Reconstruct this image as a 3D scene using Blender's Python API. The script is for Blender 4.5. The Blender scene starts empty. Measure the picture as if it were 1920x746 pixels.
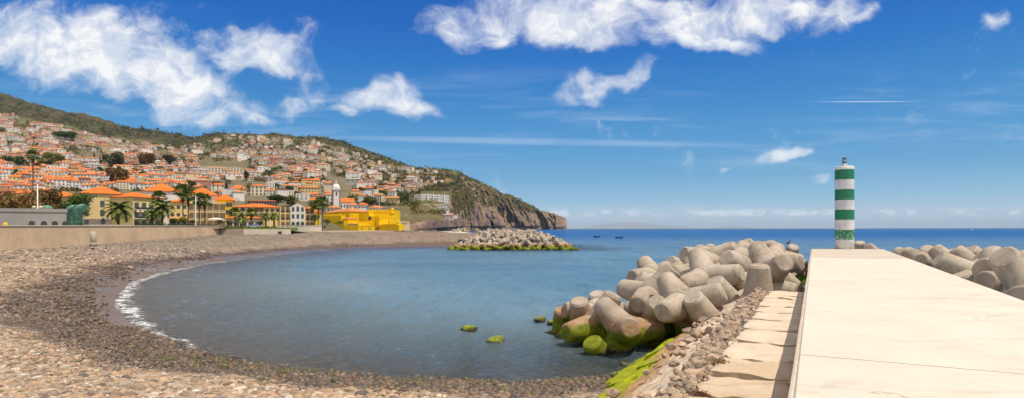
import bpy, bmesh, math, random
import numpy as np
from mathutils import Vector, Matrix, Quaternion, Euler, noise as mnoise
random.seed(7)
rng = np.random.default_rng(11)
R = math.radians
S = bpy.context.scene
COL = S.collection
F, CX, HY, HC = 1100.0, 960.0, 428.0, 5.0      # focal length in photo pixels, image centre, horizon row, eye height above the sea

def at(px, py, Y):
    return Vector(((px-CX)/F*Y, Y, HC+(HY-py)/F*Y))
def xat(px, Y): return (px-CX)/F*Y
def zat(py, Y): return HC+(HY-py)/F*Y

# ------------------------------------------------------------------ camera
cd = bpy.data.cameras.new('camera'); cam = bpy.data.objects.new('camera', cd); COL.objects.link(cam)
cam.location = (0, 0, HC); cam.rotation_euler = (R(90), R(0.1), 0)
cd.sensor_width = 36; cd.lens = F/1920*36; cd.shift_y = 55/1920
cd.clip_start = 0.1; cd.clip_end = 150000
S.camera = cam
S.render.engine = 'CYCLES'
S.view_settings.view_transform = 'Standard'; S.view_settings.look = 'None'; S.view_settings.gamma = 1
S.view_settings.exposure = 0.15
S.cycles.use_denoising = True
S.cycles.max_bounces = 6; S.cycles.transparent_max_bounces = 8; S.cycles.volume_bounces = 0
S.cycles.caustics_reflective = False; S.cycles.caustics_refractive = False
S.cycles.sample_clamp_indirect = 4

# ------------------------------------------------------------------ node helpers
def N(nt, t, **kw):
    n = nt.nodes.new(t)
    for k, v in kw.items():
        if k.startswith('i_'):
            key = k[2:]
            key = int(key) if key.isdigit() else key.replace('_', ' ')
            n.inputs[key].default_value = v
        else: setattr(n, k, v)
    return n
def L(nt, a, ao, b, bi): nt.links.new(a.outputs[ao], b.inputs[bi])
def c4(c): return (c[0], c[1], c[2], 1)
def math_(nt, op, a, b=None, clamp=False):
    n = nt.nodes.new('ShaderNodeMath'); n.operation = op; n.use_clamp = clamp
    for i, v in enumerate((a, b)):
        if v is None: continue
        if isinstance(v, (int, float)): n.inputs[i].default_value = v
        else: nt.links.new(v, n.inputs[i])
    return n.outputs[0]
def mrange(nt, v, a, b, c=0.0, d=1.0, smooth=True):
    n = nt.nodes.new('ShaderNodeMapRange'); n.interpolation_type = 'SMOOTHSTEP' if smooth else 'LINEAR'
    nt.links.new(v, n.inputs[0])
    for i, q in enumerate((a, b, c, d)): n.inputs[i+1].default_value = q
    return n.outputs[0]
def mixc(nt, f, a, b, mode='MIX'):
    n = nt.nodes.new('ShaderNodeMix'); n.data_type = 'RGBA'; n.blend_type = mode
    for idx, v in ((0, f), (6, a), (7, b)):
        if isinstance(v, (int, float)): n.inputs[idx].default_value = v
        elif isinstance(v, tuple): n.inputs[idx].default_value = c4(v)
        else: nt.links.new(v, n.inputs[idx])
    return n.outputs[2]
def noise_(nt, vec, scale, detail=4, rough=.55, dist=0):
    n = nt.nodes.new('ShaderNodeTexNoise'); n.inputs['Scale'].default_value = scale
    n.inputs['Detail'].default_value = detail; n.inputs['Roughness'].default_value = rough; n.inputs['Distortion'].default_value = dist
    if vec is not None: nt.links.new(vec, n.inputs['Vector'])
    return n.outputs['Fac']
def newmat(name):
    m = bpy.data.materials.new(name); m.use_nodes = True
    nt = m.node_tree; b = nt.nodes['Principled BSDF']
    return m, nt, b
def pos_(nt): return nt.nodes.new('ShaderNodeNewGeometry').outputs['Position']
def setin(nt, b, name, v):
    if isinstance(v, (int, float)): b.inputs[name].default_value = v
    elif isinstance(v, tuple): b.inputs[name].default_value = c4(v)
    else: nt.links.new(v, b.inputs[name])
def bump_(nt, b, h, strength, dist):
    n = nt.nodes.new('ShaderNodeBump'); n.inputs['Strength'].default_value = strength; n.inputs['Distance'].default_value = dist
    nt.links.new(h, n.inputs['Height']); nt.links.new(n.outputs[0], b.inputs['Normal'])
    return n
def mat(name, c1, c2=None, scale=1.0, rough=.8, bump=0, bscale=None, bdist=.05, lo=.38, hi=.62, metal=0, spec=.3, rnd=0.0):
    m, nt, b = newmat(name)
    setin(nt, b, 'Roughness', rough); setin(nt, b, 'Metallic', metal); setin(nt, b, 'Specular IOR Level', spec)
    p = pos_(nt)
    col = c1
    if c2 is not None:
        col = mixc(nt, mrange(nt, noise_(nt, p, scale), lo, hi), c1, c2)
    if rnd:
        oi = nt.nodes.new('ShaderNodeObjectInfo')
        hv = nt.nodes.new('ShaderNodeHueSaturation')
        nt.links.new(mrange(nt, oi.outputs['Random'], 0, 1, 1-rnd, 1+rnd, False), hv.inputs['Value'])
        if isinstance(col, tuple): hv.inputs['Color'].default_value = c4(col)
        else: nt.links.new(col, hv.inputs['Color'])
        col = hv.outputs[0]
    setin(nt, b, 'Base Color', col)
    if bump: bump_(nt, b, noise_(nt, p, bscale or scale*4, 5, .6), bump, bdist)
    return m

# ------------------------------------------------------------------ mesh helpers
class MB:
    def __init__(s): s.v = []; s.f = []; s.m = []; s.sm = []
    def add(s, vs, fs, mi=0, smooth=False):
        o = len(s.v); s.v += [tuple(v) for v in vs]
        for f in fs: s.f.append(tuple(i+o for i in f)); s.m.append(mi); s.sm.append(smooth)
        return s
    def box(s, x0, x1, y0, y1, z0, z1, mi=0, M=None):
        vs = [Vector(p) for p in ((x0,y0,z0),(x1,y0,z0),(x1,y1,z0),(x0,y1,z0),(x0,y0,z1),(x1,y0,z1),(x1,y1,z1),(x0,y1,z1))]
        if M is not None: vs = [M @ v for v in vs]
        return s.add(vs, [(0,3,2,1),(4,5,6,7),(0,1,5,4),(1,2,6,5),(2,3,7,6),(3,0,4,7)], mi)
    def prism(s, poly, z0, z1, mi=0, cap=True):
        n = len(poly)
        vs = [(p[0], p[1], z0) for p in poly]+[(p[0], p[1], z1) for p in poly]
        fs = [(i, (i+1) % n, n+(i+1) % n, n+i) for i in range(n)]
        if cap: fs += [tuple(range(n-1, -1, -1)), tuple(range(n, 2*n))]
        return s.add(vs, fs, mi)
    def tube(s, pts, rad, n=10, mi=0, cap=True, smooth=True):
        pts = [Vector(p) for p in pts]
        if not hasattr(rad, '__len__'): rad = [rad]*len(pts)
        vs = []; fs = []; ref = None
        for i, p in enumerate(pts):
            d = (pts[min(i+1, len(pts)-1)]-pts[max(i-1, 0)]).normalized()
            if ref is None:
                ref = Vector((0, 0, 1)) if abs(d.z) < .9 else Vector((1, 0, 0))
            a = d.cross(ref).normalized(); b = a.cross(d).normalized(); ref = b
            for k in range(n):
                t = 2*math.pi*k/n
                vs.append(p+(a*math.cos(t)+b*math.sin(t))*rad[i])
        for i in range(len(pts)-1):
            for k in range(n):
                fs.append((i*n+k, i*n+(k+1) % n, (i+1)*n+(k+1) % n, (i+1)*n+k))
        s.add(vs, fs, mi, smooth)
        if cap:
            o = len(s.v)-len(vs)
            s.f.append(tuple(o+k for k in range(n-1, -1, -1))); s.m.append(mi); s.sm.append(False)
            e = o+(len(pts)-1)*n
            s.f.append(tuple(e+k for k in range(n))); s.m.append(mi); s.sm.append(False)
        return s
    def lathe(s, prof, n=24, c=(0, 0, 0), mi=0, smooth=True, mfun=None):
        vs = []; 
        for r, z in prof:
            for k in range(n):
                t = 2*math.pi*k/n; vs.append((c[0]+r*math.cos(t), c[1]+r*math.sin(t), c[2]+z))
        o = len(s.v); s.v += vs
        for i in range(len(prof)-1):
            for k in range(n):
                s.f.append((o+i*n+k, o+i*n+(k+1) % n, o+(i+1)*n+(k+1) % n, o+(i+1)*n+k)); s.sm.append(smooth)
                s.m.append(mfun(i) if mfun else mi)
        for i, rev in ((0, True), (len(prof)-1, False)):
            if prof[i][0] > 1e-4:
                idx = [o+i*n+k for k in range(n)]
                s.f.append(tuple(reversed(idx)) if rev else tuple(idx)); s.m.append(mfun(min(i, len(prof)-2)) if mfun else mi); s.sm.append(False)
        return s
    def build(s, name, mats, parent=None, loc=None, rotz=0.0):
        me = bpy.data.meshes.new(name); me.from_pydata(s.v, [], s.f)
        if not isinstance(mats, (list, tuple)): mats = [mats]
        for m in mats: me.materials.append(m)
        me.polygons.foreach_set('material_index', s.m); me.polygons.foreach_set('use_smooth', s.sm)
        me.update()
        o = bpy.data.objects.new(name, me); COL.objects.link(o)
        if parent is not None: o.parent = parent
        if loc is not None: o.location = loc
        if rotz: o.rotation_euler = (0, 0, rotz)
        return o
def npmesh(name, V, Fq, mats, smooth=True, attrs=None, mi=None):
    """mesh from numpy arrays; Fq is (n,3) or (n,4)"""
    me = bpy.data.meshes.new(name)
    V = np.asarray(V, np.float32); Fq = np.asarray(Fq, np.int32); k = Fq.shape[1]
    me.vertices.add(len(V)); me.vertices.foreach_set('co', V.ravel())
    me.loops.add(Fq.size); me.loops.foreach_set('vertex_index', Fq.ravel())
    me.polygons.add(len(Fq)); me.polygons.foreach_set('loop_start', np.arange(0, Fq.size, k, dtype=np.int32))
    me.polygons.foreach_set('use_smooth', np.full(len(Fq), smooth, bool))
    if not isinstance(mats, (list, tuple)): mats = [mats]
    for m in mats: me.materials.append(m)
    if mi is not None: me.polygons.foreach_set('material_index', np.asarray(mi, np.int32))
    for an, arr in (attrs or {}).items():
        arr = np.asarray(arr, np.float32)
        if arr.ndim == 1:
            a = me.attributes.new(an, 'FLOAT', 'POINT'); a.data.foreach_set('value', arr)
        else:
            a = me.attributes.new(an, 'FLOAT_COLOR', 'POINT')
            if arr.shape[1] == 3: arr = np.concatenate([arr, np.ones((len(arr), 1), np.float32)], 1)
            a.data.foreach_set('color', arr.ravel())
    me.update(calc_edges=True); me.validate()
    o = bpy.data.objects.new(name, me); COL.objects.link(o)
    return o
def tag(o, label=None, cat=None, group=None, kind=None):
    if label: o['label'] = label
    if cat: o['category'] = cat
    if group: o['group'] = group
    if kind: o['kind'] = kind
    return o
def thing(name, label, cat, loc=(0, 0, 0), rotz=0.0, group=None):
    o = bpy.data.objects.new(name, None); COL.objects.link(o); o.empty_display_size = .2
    o.location = loc; o.rotation_euler = (0, 0, rotz)
    return tag(o, label, cat, group)
def dup(root, loc, rotz=None, label=None, group=None, scale=None):
    r = root.copy(); COL.objects.link(r); r.location = loc
    if rotz is not None: r.rotation_euler = (0, 0, rotz)
    if scale is not None: r.scale = scale if hasattr(scale, '__len__') else (scale,)*3
    if label: r['label'] = label
    if group: r['group'] = group
    for ch in list(root.children):
        c = ch.copy(); COL.objects.link(c); c.parent = r
        for g in list(ch.children):
            d = g.copy(); COL.objects.link(d); d.parent = c
    return r
def fbm(x, y, z=0.0, oct=4, H=1.0):
    return mnoise.fractal((x, y, z), H, 2.0, oct, noise_basis='PERLIN_ORIGINAL')
def fbm_arr(X, Y, Z=None, oct=4):
    X = np.ravel(X); Y = np.ravel(Y); Z = np.zeros_like(X) if Z is None else np.ravel(Z)
    f = mnoise.fractal
    return np.array([f((a, b, c), 1.0, 2.0, oct, noise_basis='PERLIN_ORIGINAL') for a, b, c in zip(X.tolist(), Y.tolist(), Z.tolist())], np.float32)

# ------------------------------------------------------------------ sun and sky
SUN_EL, SUN_AZ = R(66), R(114)          # azimuth measured clockwise from the view direction (+Y)
sd = Vector((math.sin(SUN_AZ)*math.cos(SUN_EL), math.cos(SUN_AZ)*math.cos(SUN_EL), math.sin(SUN_EL)))
sl = bpy.data.lights.new('sun', 'SUN'); sl.energy = 4.3; sl.angle = R(.5); sl.color = (1, .90, .74)
so = bpy.data.objects.new('sun', sl); COL.objects.link(so)
so.rotation_euler = sd.to_track_quat('Z', 'Y').to_euler()

W = bpy.data.worlds.new('World'); S.world = W; W.use_nodes = True
nt = W.node_tree; bg = nt.nodes['Background']
sky = N(nt, 'ShaderNodeTexSky', sky_type='NISHITA', sun_disc=False)
sky.sun_elevation = SUN_EL; sky.sun_rotation = SUN_AZ; sky.air_density = 1.0; sky.dust_density = .25; sky.ozone_density = 4.0; sky.altitude = 0
tc = N(nt, 'ShaderNodeTexCoord'); dirv = tc.outputs['Generated']
sx = N(nt, 'ShaderNodeSeparateXYZ'); nt.links.new(dirv, sx.inputs[0])
ysafe = math_(nt, 'MAXIMUM', sx.outputs[1], .05)
u = math_(nt, 'DIVIDE', sx.outputs[0], ysafe); v = math_(nt, 'DIVIDE', sx.outputs[2], ysafe)
uv = N(nt, 'ShaderNodeCombineXYZ'); nt.links.new(u, uv.inputs[0]); nt.links.new(v, uv.inputs[1])
UV = uv.outputs[0]
wn = N(nt, 'ShaderNodeTexNoise', i_Scale=9.0, i_Detail=3.0); nt.links.new(UV, wn.inputs['Vector'])
wsub = N(nt, 'ShaderNodeVectorMath', operation='SUBTRACT'); nt.links.new(wn.outputs['Color'], wsub.inputs[0]); wsub.inputs[1].default_value = (.5, .5, .5)
wsc = N(nt, 'ShaderNodeVectorMath', operation='SCALE'); nt.links.new(wsub.outputs[0], wsc.inputs[0]); wsc.inputs['Scale'].default_value = .10
wad = N(nt, 'ShaderNodeVectorMath', operation='ADD'); nt.links.new(UV, wad.inputs[0]); nt.links.new(wsc.outputs[0], wad.inputs[1])
UVW = wad.outputs[0]
# bodies of cloud in the sky, as directions: centre and half-size (photo-pixel units), tilt in degrees, weight
CL = [(200, 105, 215, 90, 6, 1.3), (35, 55, 120, 75, 0, 1.0), (330, 160, 140, 60, 12, 1.15), (398, 205, 40, 40, 60, .85), (470, 92, 130, 52, 8, .95), (570, 68, 50, 36, 0, .5),
      (592, 140, 48, 52, 0, .72), (545, 190, 40, 26, -20, .55), (480, 225, 40, 14, -10, .42),
      (735, 178, 80, 44, -6, 1.05), (675, 208, 45, 22, 0, .72), (785, 200, 40, 30, 0, .75),
      (1170, 30, 330, 60, 2, 1.12), (900, 40, 110, 50, 0, .95), (1290, 70, 160, 34, 4, .95), (1420, 30, 170, 52, -6, .95), (1570, 35, 80, 40, -25, .62),
      (1110, 155, 100, 36, -18, .84), (1195, 120, 36, 26, -40, .74), (1085, 185, 60, 16, -5, .7),
      (1465, 300, 62, 20, -14, .74), (1540, 340, 34, 12, -8, .72), (1365, 328, 18, 8, 0, .55), (1855, 36, 34, 20, -10, .68),
      (130, 395, 900, 14, 0, .2)]
def body(px, py, rx, ry, tilt, w, vec):
    mp = N(nt, 'ShaderNodeMapping', vector_type='TEXTURE')
    mp.inputs['Location'].default_value = ((px-CX)/F, (HY-py)/F, 0)
    mp.inputs['Rotation'].default_value = (0, 0, R(-tilt))
    mp.inputs['Scale'].default_value = (rx/F, ry/F, 1)
    nt.links.new(vec, mp.inputs['Vector'])
    ln = N(nt, 'ShaderNodeVectorMath', operation='LENGTH'); nt.links.new(mp.outputs[0], ln.inputs[0])
    q = math_(nt, 'SUBTRACT', 1.35, ln.outputs['Value'], True)
    return math_(nt, 'MULTIPLY', mrange(nt, q, 0, 1.0), w)
def mask(vec):
    acc = None
    for c in CL:
        m = body(*c, vec)
        acc = m if acc is None else math_(nt, 'MAXIMUM', acc, m)
    return acc
msk = mask(UVW)
def fb(off):
    mp = N(nt, 'ShaderNodeMapping'); mp.inputs['Location'].default_value = (off[0], off[1], .3); mp.inputs['Scale'].default_value = (1, 1.25, 1)
    nt.links.new(UVW, mp.inputs['Vector'])
    return noise_(nt, mp.outputs[0], 12, 12, .62, .0)
n1 = fb((0, 0)); n2 = fb((-.012, -.022))
dens = math_(nt, 'ADD', msk, math_(nt, 'MULTIPLY', math_(nt, 'SUBTRACT', n1, .5), 2.5))
cov = math_(nt, 'MULTIPLY', mrange(nt, dens, .22, 1.4), .97)
shade = math_(nt, 'SUBTRACT', n1, n2)                    # how much thicker the cloud gets towards the sun
lit = mrange(nt, shade, -.09, .07)
thick = mrange(nt, dens, .75, 1.7)
grey = mixc(nt, thick, (.86, .90, .97), (.62, .68, .79))
ccol = mixc(nt, lit, grey, (1.0, 1.0, 1.0))
# thin high streaks
mp = N(nt, 'ShaderNodeMapping'); mp.inputs['Scale'].default_value = (1.3, 14, 1); mp.inputs['Rotation'].default_value = (0, 0, R(-3)); nt.links.new(UV, mp.inputs['Vector'])
ci = noise_(nt, mp.outputs[0], 2.2, 6, .6, .5)
cband = math_(nt, 'MULTIPLY', mrange(nt, v, .06, .15), mrange(nt, v, .30, .20))
cir = math_(nt, 'MULTIPLY', math_(nt, 'MULTIPLY', mrange(nt, ci, .48, .78), cband), .26)
streak = body(1000, 266, 420, 7, 1.2, .17, UV)
streak = math_(nt, 'MULTIPLY', streak, mrange(nt, ci, .3, .6, .5, 1.2))
trail = math_(nt, 'MULTIPLY', body(1625, 192.5, 95, 1.1, 0, .5, UV), 1)
thin = math_(nt, 'MINIMUM', math_(nt, 'ADD', math_(nt, 'MAXIMUM', cir, streak), trail), .6)
# row of small far cumulus low over the sea
mp = N(nt, 'ShaderNodeMapping'); mp.inputs['Scale'].default_value = (1, 2.2, 1); nt.links.new(UV, mp.inputs['Vector'])
lc = noise_(nt, mp.outputs[0], 26, 6, .6)
lband = math_(nt, 'MULTIPLY', mrange(nt, v, .018, .024), mrange(nt, v, .040, .024))
lowc = math_(nt, 'MULTIPLY', math_(nt, 'MULTIPLY', mrange(nt, lc, .46, .62), lband), .65)
skc = N(nt, 'ShaderNodeHueSaturation', i_Saturation=1.22, i_Value=1.0, i_Hue=.5); L(nt, sky, 0, skc, 'Color')
skn = N(nt, 'ShaderNodeVectorMath', operation='SCALE'); L(nt, skc, 0, skn, 0); skn.inputs['Scale'].default_value = .10
# the clear marine air of the photograph: less yellow at the horizon and a deeper blue overhead than the stock atmosphere
el = math_(nt, 'ARCSINE', sx.outputs[2])
rp = N(nt, 'ShaderNodeValToRGB'); nt.links.new(mrange(nt, el, 0, R(60), 0, 1, False), rp.inputs[0])
stops = [(0, (.50, .63, .76)), (.02, (.47, .62, .76)), (.045, (.26, .51, .72)), (.085, (.125, .375, .65)), (.14, (.072, .305, .63)), (.20, (.034, .232, .58)), (.26, (.013, .172, .55)), (.32, (.004, .123, .50)), (.45, (.003, .09, .44)), (1, (.005, .07, .36))]
rp.color_ramp.elements[0].position = 0; rp.color_ramp.elements[0].color = c4(stops[0][1])
rp.color_ramp.elements[1].position = 1; rp.color_ramp.elements[1].color = c4(stops[-1][1])
for q, c in stops[1:-1]:
    e = rp.color_ramp.elements.new(q); e.color = c4(c)
skm = mixc(nt, .95, skn.outputs[0], rp.outputs[0])
skg = N(nt, 'ShaderNodeVectorMath', operation='SCALE'); nt.links.new(skm, skg.inputs[0]); skg.inputs['Scale'].default_value = .93
CLOUD = .90
def scaled(c, k):
    n = N(nt, 'ShaderNodeVectorMath', operation='SCALE'); nt.links.new(c, n.inputs[0]); n.inputs['Scale'].default_value = k; return n.outputs[0]
s1 = mixc(nt, thin, skg.outputs[0], (.80, .88, .98))
s2 = mixc(nt, lowc, s1, (.85, .90, .97))
s3 = mixc(nt, cov, s2, scaled(ccol, CLOUD))
# broken cloud overhead and behind the photographer, out of the frame, added to fill the shadows
mp = N(nt, 'ShaderNodeMapping'); mp.inputs['Scale'].default_value = (1, 1, 1.6); nt.links.new(dirv, mp.inputs['Vector'])
oc = mrange(nt, noise_(nt, mp.outputs[0], 2.6, 6, .6), .40, .58)
over = math_(nt, 'MAXIMUM', mrange(nt, el, R(29), R(40)), math_(nt, 'MULTIPLY', mrange(nt, sx.outputs[1], .12, -.12), mrange(nt, el, R(3), R(14))))
s3 = mixc(nt, math_(nt, 'MULTIPLY', oc, over), s3, (1.10, .97, .80))
nt.links.new(s3, bg.inputs['Color']); bg.inputs['Strength'].default_value = 1.0
# ------------------------------------------------------------------ shore line and beach
def P2(px, py, z=0.0):
    Y = (HC-z)*F/(py-HY); return (xat(px, Y), Y)
SHORE = [P2(*p) for p in [(1150,708),(1060,714),(1000,718),(900,717),(750,711),(600,699),(480,684),(400,668),(340,650),(290,630),(250,607),(226,585),(217,568),(222,548),(250,526),(300,509),(370,495),(440,485),(520,476),(620,468),(740,463.5),(850,461)]]
SHORE += [(-10,150),(0,141),(12,142),(15,150),(13,172),(3,205),(-12,270),(-36,360),(-55,430),(-68,520),(-90,700)]
WATER = SHORE+[(-90,4000),(4000,4000),(4000,-60),(12,-60),(10,16)]
def seg_dist(px, py, pts, closed=False):
    d = np.full(px.shape, 1e9)
    n = len(pts)
    for i in range(n if closed else n-1):
        ax, ay = pts[i]; bx, by = pts[(i+1) % n]
        dx, dy = bx-ax, by-ay
        t = np.clip(((px-ax)*dx+(py-ay)*dy)/(dx*dx+dy*dy+1e-9), 0, 1)
        d = np.minimum(d, np.hypot(px-ax-t*dx, py-ay-t*dy))
    return d
def inside(px, py, poly):
    r = np.zeros(px.shape, bool); n = len(poly)
    for i in range(n):
        ax, ay = poly[i]; bx, by = poly[(i+1) % n]
        c = ((ay > py) != (by > py))
        with np.errstate(divide='ignore', invalid='ignore'):
            xi = (bx-ax)*(py-ay)/(by-ay if by != ay else 1e-9)+ax
        r ^= c & (px < xi)
    return r
def shore_sd(X, Y):          # + on land, - in the water
    X = np.asarray(X, float); Y = np.asarray(Y, float)
    d = seg_dist(X, Y, WATER, True)
    return np.where(inside(X, Y, WATER), -d, d)
def beach_z(X, Y, sd=None):
    if sd is None: sd = shore_sd(X, Y)
    near = np.interp(sd, [-60,-30,-8,0,4,9,14,24,45,90], [-6,-4.5,-1.2,0,.42,1.0,1.45,2.1,2.9,3.2])
    far = np.interp(sd, [-60,-30,-8,0,5,11,20,90], [-6,-4.5,-1.2,0,1.3,3.0,3.75,3.95])
    t = np.clip((np.asarray(Y)-95)/80, 0, 1)
    return near*(1-t)+far*t

# the beach and sea floor: one sheet, finer near the eye
rowsY = np.concatenate([np.geomspace(3.5, 240, 420), np.geomspace(245, 520, 50)])
us = np.linspace(-1.12, .62, 640)
U, YY = np.meshgrid(us, rowsY)
XX = U*(YY+3)
sdg = shore_sd(XX, YY)
nz = fbm_arr(XX/6, YY/6, oct=3).reshape(XX.shape)
n3 = fbm_arr(XX/1.4, YY/1.4, oct=3).reshape(XX.shape)
ZZ = beach_z(XX, YY, sdg)+nz*.10*np.clip(np.abs(sdg)/4, .15, 1)+n3*.03*np.clip(sdg/3, .1, 1)
# keep the sheet under the pier works
THETA = R(27.4); DX, DY = math.sin(THETA), math.cos(THETA)
dd = XX*DY-YY*DX
ZZ = np.where(dd > -5.3, np.minimum(ZZ, -.35), ZZ)
nr, nc = XX.shape
idx = np.arange(nr*nc).reshape(nr, nc)
quads = np.stack([idx[:-1,:-1], idx[:-1,1:], idx[1:,1:], idx[1:,:-1]], -1).reshape(-1, 4)
def wet_of(X, Y, sd):
    w = np.interp(Y, [0, 14, 22, 36, 48, 75, 110, 160], [1.6, 2.0, 4.6, 8.0, 7, 8, 7, 6])
    return w
wetw = wet_of(XX, YY, sdg)
wn2 = fbm_arr(XX/5+9, YY/5, oct=3).reshape(XX.shape)
wet = np.clip(1.15-(sdg+wn2*2.2)/wetw, 0, 1)
wet = np.clip((wet-.12)/.32, 0, 1)
film = np.clip(1-(sdg+nz*.8)/np.interp(YY, [0, 24, 30, 50, 80, 130, 160], [.3, .6, 2.6, 4.5, 5, 3, .6]), 0, 1)
sandy = np.clip(np.interp(YY, [34, 60, 90, 140, 170], [0, .9, 1, .6, .3])*np.clip(1.3-sdg/14, 0, 1), 0, 1)

m, nt, b = newmat('beach_shingle')
p = pos_(nt)
def attr(nt, name):
    n = nt.nodes.new('ShaderNodeAttribute'); n.attribute_name = name; return n.outputs['Fac']
vo = N(nt, 'ShaderNodeTexVoronoi', i_Scale=6.0, i_Randomness=1.0); nt.links.new(p, vo.inputs['Vector'])
fs_ = noise_(nt, p, .55, 8, .75)
vo2 = N(nt, 'ShaderNodeTexVoronoi', i_Scale=1.1, i_Randomness=1.0); nt.links.new(p, vo2.inputs['Vector'])
hs = N(nt, 'ShaderNodeSeparateColor'); L(nt, vo, 'Color', hs, 0)
hs2 = N(nt, 'ShaderNodeSeparateColor'); L(nt, vo2, 'Color', hs2, 0)
dry = mixc(nt, hs.outputs[0], (.50, .37, .24), (.32, .235, .16))
dry = mixc(nt, mrange(nt, hs.outputs[1], .78, .95), dry, (.50, .42, .33))
dry = mixc(nt, mrange(nt, hs.outputs[2], .75, .95), dry, (.12, .09, .07))
big = noise_(nt, p, .09, 4)
yg = N(nt, 'ShaderNodeSeparateXYZ'); nt.links.new(p, yg.inputs[0])
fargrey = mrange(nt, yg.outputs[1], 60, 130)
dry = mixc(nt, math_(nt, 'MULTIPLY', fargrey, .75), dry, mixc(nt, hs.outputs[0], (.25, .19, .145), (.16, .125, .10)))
dry = mixc(nt, mrange(nt, big, .35, .7, 0, .4), dry, (.20, .15, .105))
dry = mixc(nt, mrange(nt, fs_, .5, .62, 0, .6), dry, (.115, .088, .066))
dry = mixc(nt, mrange(nt, fs_, .44, .34, 0, .5), dry, (.40, .31, .23))
wetc = mixc(nt, hs.outputs[0], (.15, .098, .058), (.075, .052, .034))
wetc = mixc(nt, mrange(nt, hs.outputs[1], .8, .95), wetc, (.17, .12, .075))
wsand = mixc(nt, noise_(nt, p, .7, 4), (.085, .05, .03), (.12, .075, .05))
wetc = mixc(nt, attr(nt, 'sandy'), wetc, wsand)
col = mixc(nt, attr(nt, 'wet'), dry, wetc)
setin(nt, b, 'Base Color', col)
r1 = mrange(nt, attr(nt, 'wet'), 0, 1, .9, .5)
fl = attr(nt, 'film')
rr = math_(nt, 'SUBTRACT', r1, math_(nt, 'MULTIPLY', mrange(nt, fl, .05, .4), .36))
setin(nt, b, 'Roughness', rr); setin(nt, b, 'Specular IOR Level', .45)
hh = math_(nt, 'SUBTRACT', 1.0, vo.outputs['Distance'])
hh = math_(nt, 'ADD', hh, math_(nt, 'MULTIPLY', vo2.outputs['Distance'], -.8))
hh = math_(nt, 'MULTIPLY', hh, math_(nt, 'SUBTRACT', 1.0, math_(nt, 'MULTIPLY', mrange(nt, fl, .02, .3), .93)))
hh = math_(nt, 'MULTIPLY', hh, math_(nt, 'SUBTRACT', 1.0, math_(nt, 'MULTIPLY', attr(nt, 'sandy'), .55)))
bump_(nt, b, hh, 1.0, .16)
M_BEACH = m
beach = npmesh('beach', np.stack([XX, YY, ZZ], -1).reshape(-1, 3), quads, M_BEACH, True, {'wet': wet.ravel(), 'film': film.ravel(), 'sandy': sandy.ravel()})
tag(beach, kind='structure')

def icos(sub):
    bm = bmesh.new(); bmesh.ops.create_icosphere(bm, subdivisions=sub, radius=1.0)
    V = np.array([v.co[:] for v in bm.verts], np.float32); Fc = np.array([[v.index for v in f.verts] for f in bm.faces], np.int32); bm.free()
    return V, Fc
ICO1, ICO2, ICO3 = icos(1), icos(2), icos(3)
PEB_DRY = np.array([(.46,.33,.21),(.40,.28,.18),(.34,.25,.17),(.52,.43,.33),(.27,.215,.165),(.24,.175,.12),(.43,.27,.165),(.14,.11,.09),(.62,.56,.48),(.36,.30,.24)], np.float32)
PEB_P = np.array([.19,.18,.14,.10,.11,.09,.09,.05,.02,.03]); PEB_P = PEB_P/PEB_P.sum()
def pebbles(name, X, Y, rad, base, mat_, lift=.15):
    V0, F0 = base; n = len(X); k = len(V0)
    sc = np.stack([rad*rng.uniform(.8, 1.5, n), rad*rng.uniform(.7, 1.15, n), rad*rng.uniform(.42, .8, n)], 1)
    P = V0[None]*sc[:, None]
    # knock the spheres out of round
    for _ in range(2):
        dr = rng.normal(size=(n, 3)).astype(np.float32); dr /= np.linalg.norm(dr, axis=1, keepdims=True)
        dot = np.einsum('nki,ni->nk', np.broadcast_to(V0[None], (n, k, 3)), dr)
        P = P*(1-.22*np.clip(dot, 0, 1)**2)[..., None]
    a = rng.uniform(0, 2*np.pi, n); ca, sa = np.cos(a)[:, None], np.sin(a)[:, None]
    tl = rng.normal(0, .22, n)[:, None]
    x, y, z = P[..., 0], P[..., 1], P[..., 2]
    y, z = y*np.cos(tl)-z*np.sin(tl), y*np.sin(tl)+z*np.cos(tl)
    x, y = x*ca-y*sa, x*sa+y*ca
    sd = shore_sd(X, Y); zb = beach_z(X, Y, sd)
    P = np.stack([x+X[:, None], y+Y[:, None], z+(zb+rad*lift)[:, None]], -1).reshape(-1, 3)
    Fc = (F0[None]+(np.arange(n)*k)[:, None, None]).reshape(-1, 3)
    c = PEB_DRY[rng.choice(len(PEB_DRY), n, p=PEB_P)]*rng.uniform(.8, 1.25, (n, 1))*np.array([1.08, 1.09, 1.12]).astype(np.float32)
    wn_ = fbm_arr(X/5+9, Y/5, oct=3)
    w = np.clip(1.15-(sd+wn_*2.2)/wet_of(X, Y, sd), 0, 1); w = np.clip((w-.12)/.32+rng.normal(0, .18, n), 0, 1)
    c = c*(1-w[:, None]*np.array([.60, .63, .66]))
    alg = (rng.random(n) < .3*np.clip(1.2-sd/2.6, 0, 1)) & (Y < 23)
    c[alg] = np.array([.12, .11, .025])*rng.uniform(.6, 1.3, (alg.sum(), 1))
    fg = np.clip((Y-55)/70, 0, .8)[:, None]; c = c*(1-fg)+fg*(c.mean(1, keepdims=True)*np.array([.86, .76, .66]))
    c = np.repeat(c, k, 0)
    return npmesh(name, P, Fc, mat_, True, {'tint': c, 'wet': np.repeat(w, k)})
m, nt, b = newmat('pebble')
p = pos_(nt)
ta = N(nt, 'ShaderNodeAttribute', attribute_name='tint')
setin(nt, b, 'Base Color', mixc(nt, mrange(nt, noise_(nt, p, 30, 4), .3, .7, .55, 1.0), (0, 0, 0), ta.outputs['Color'], 'MIX'))
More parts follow.
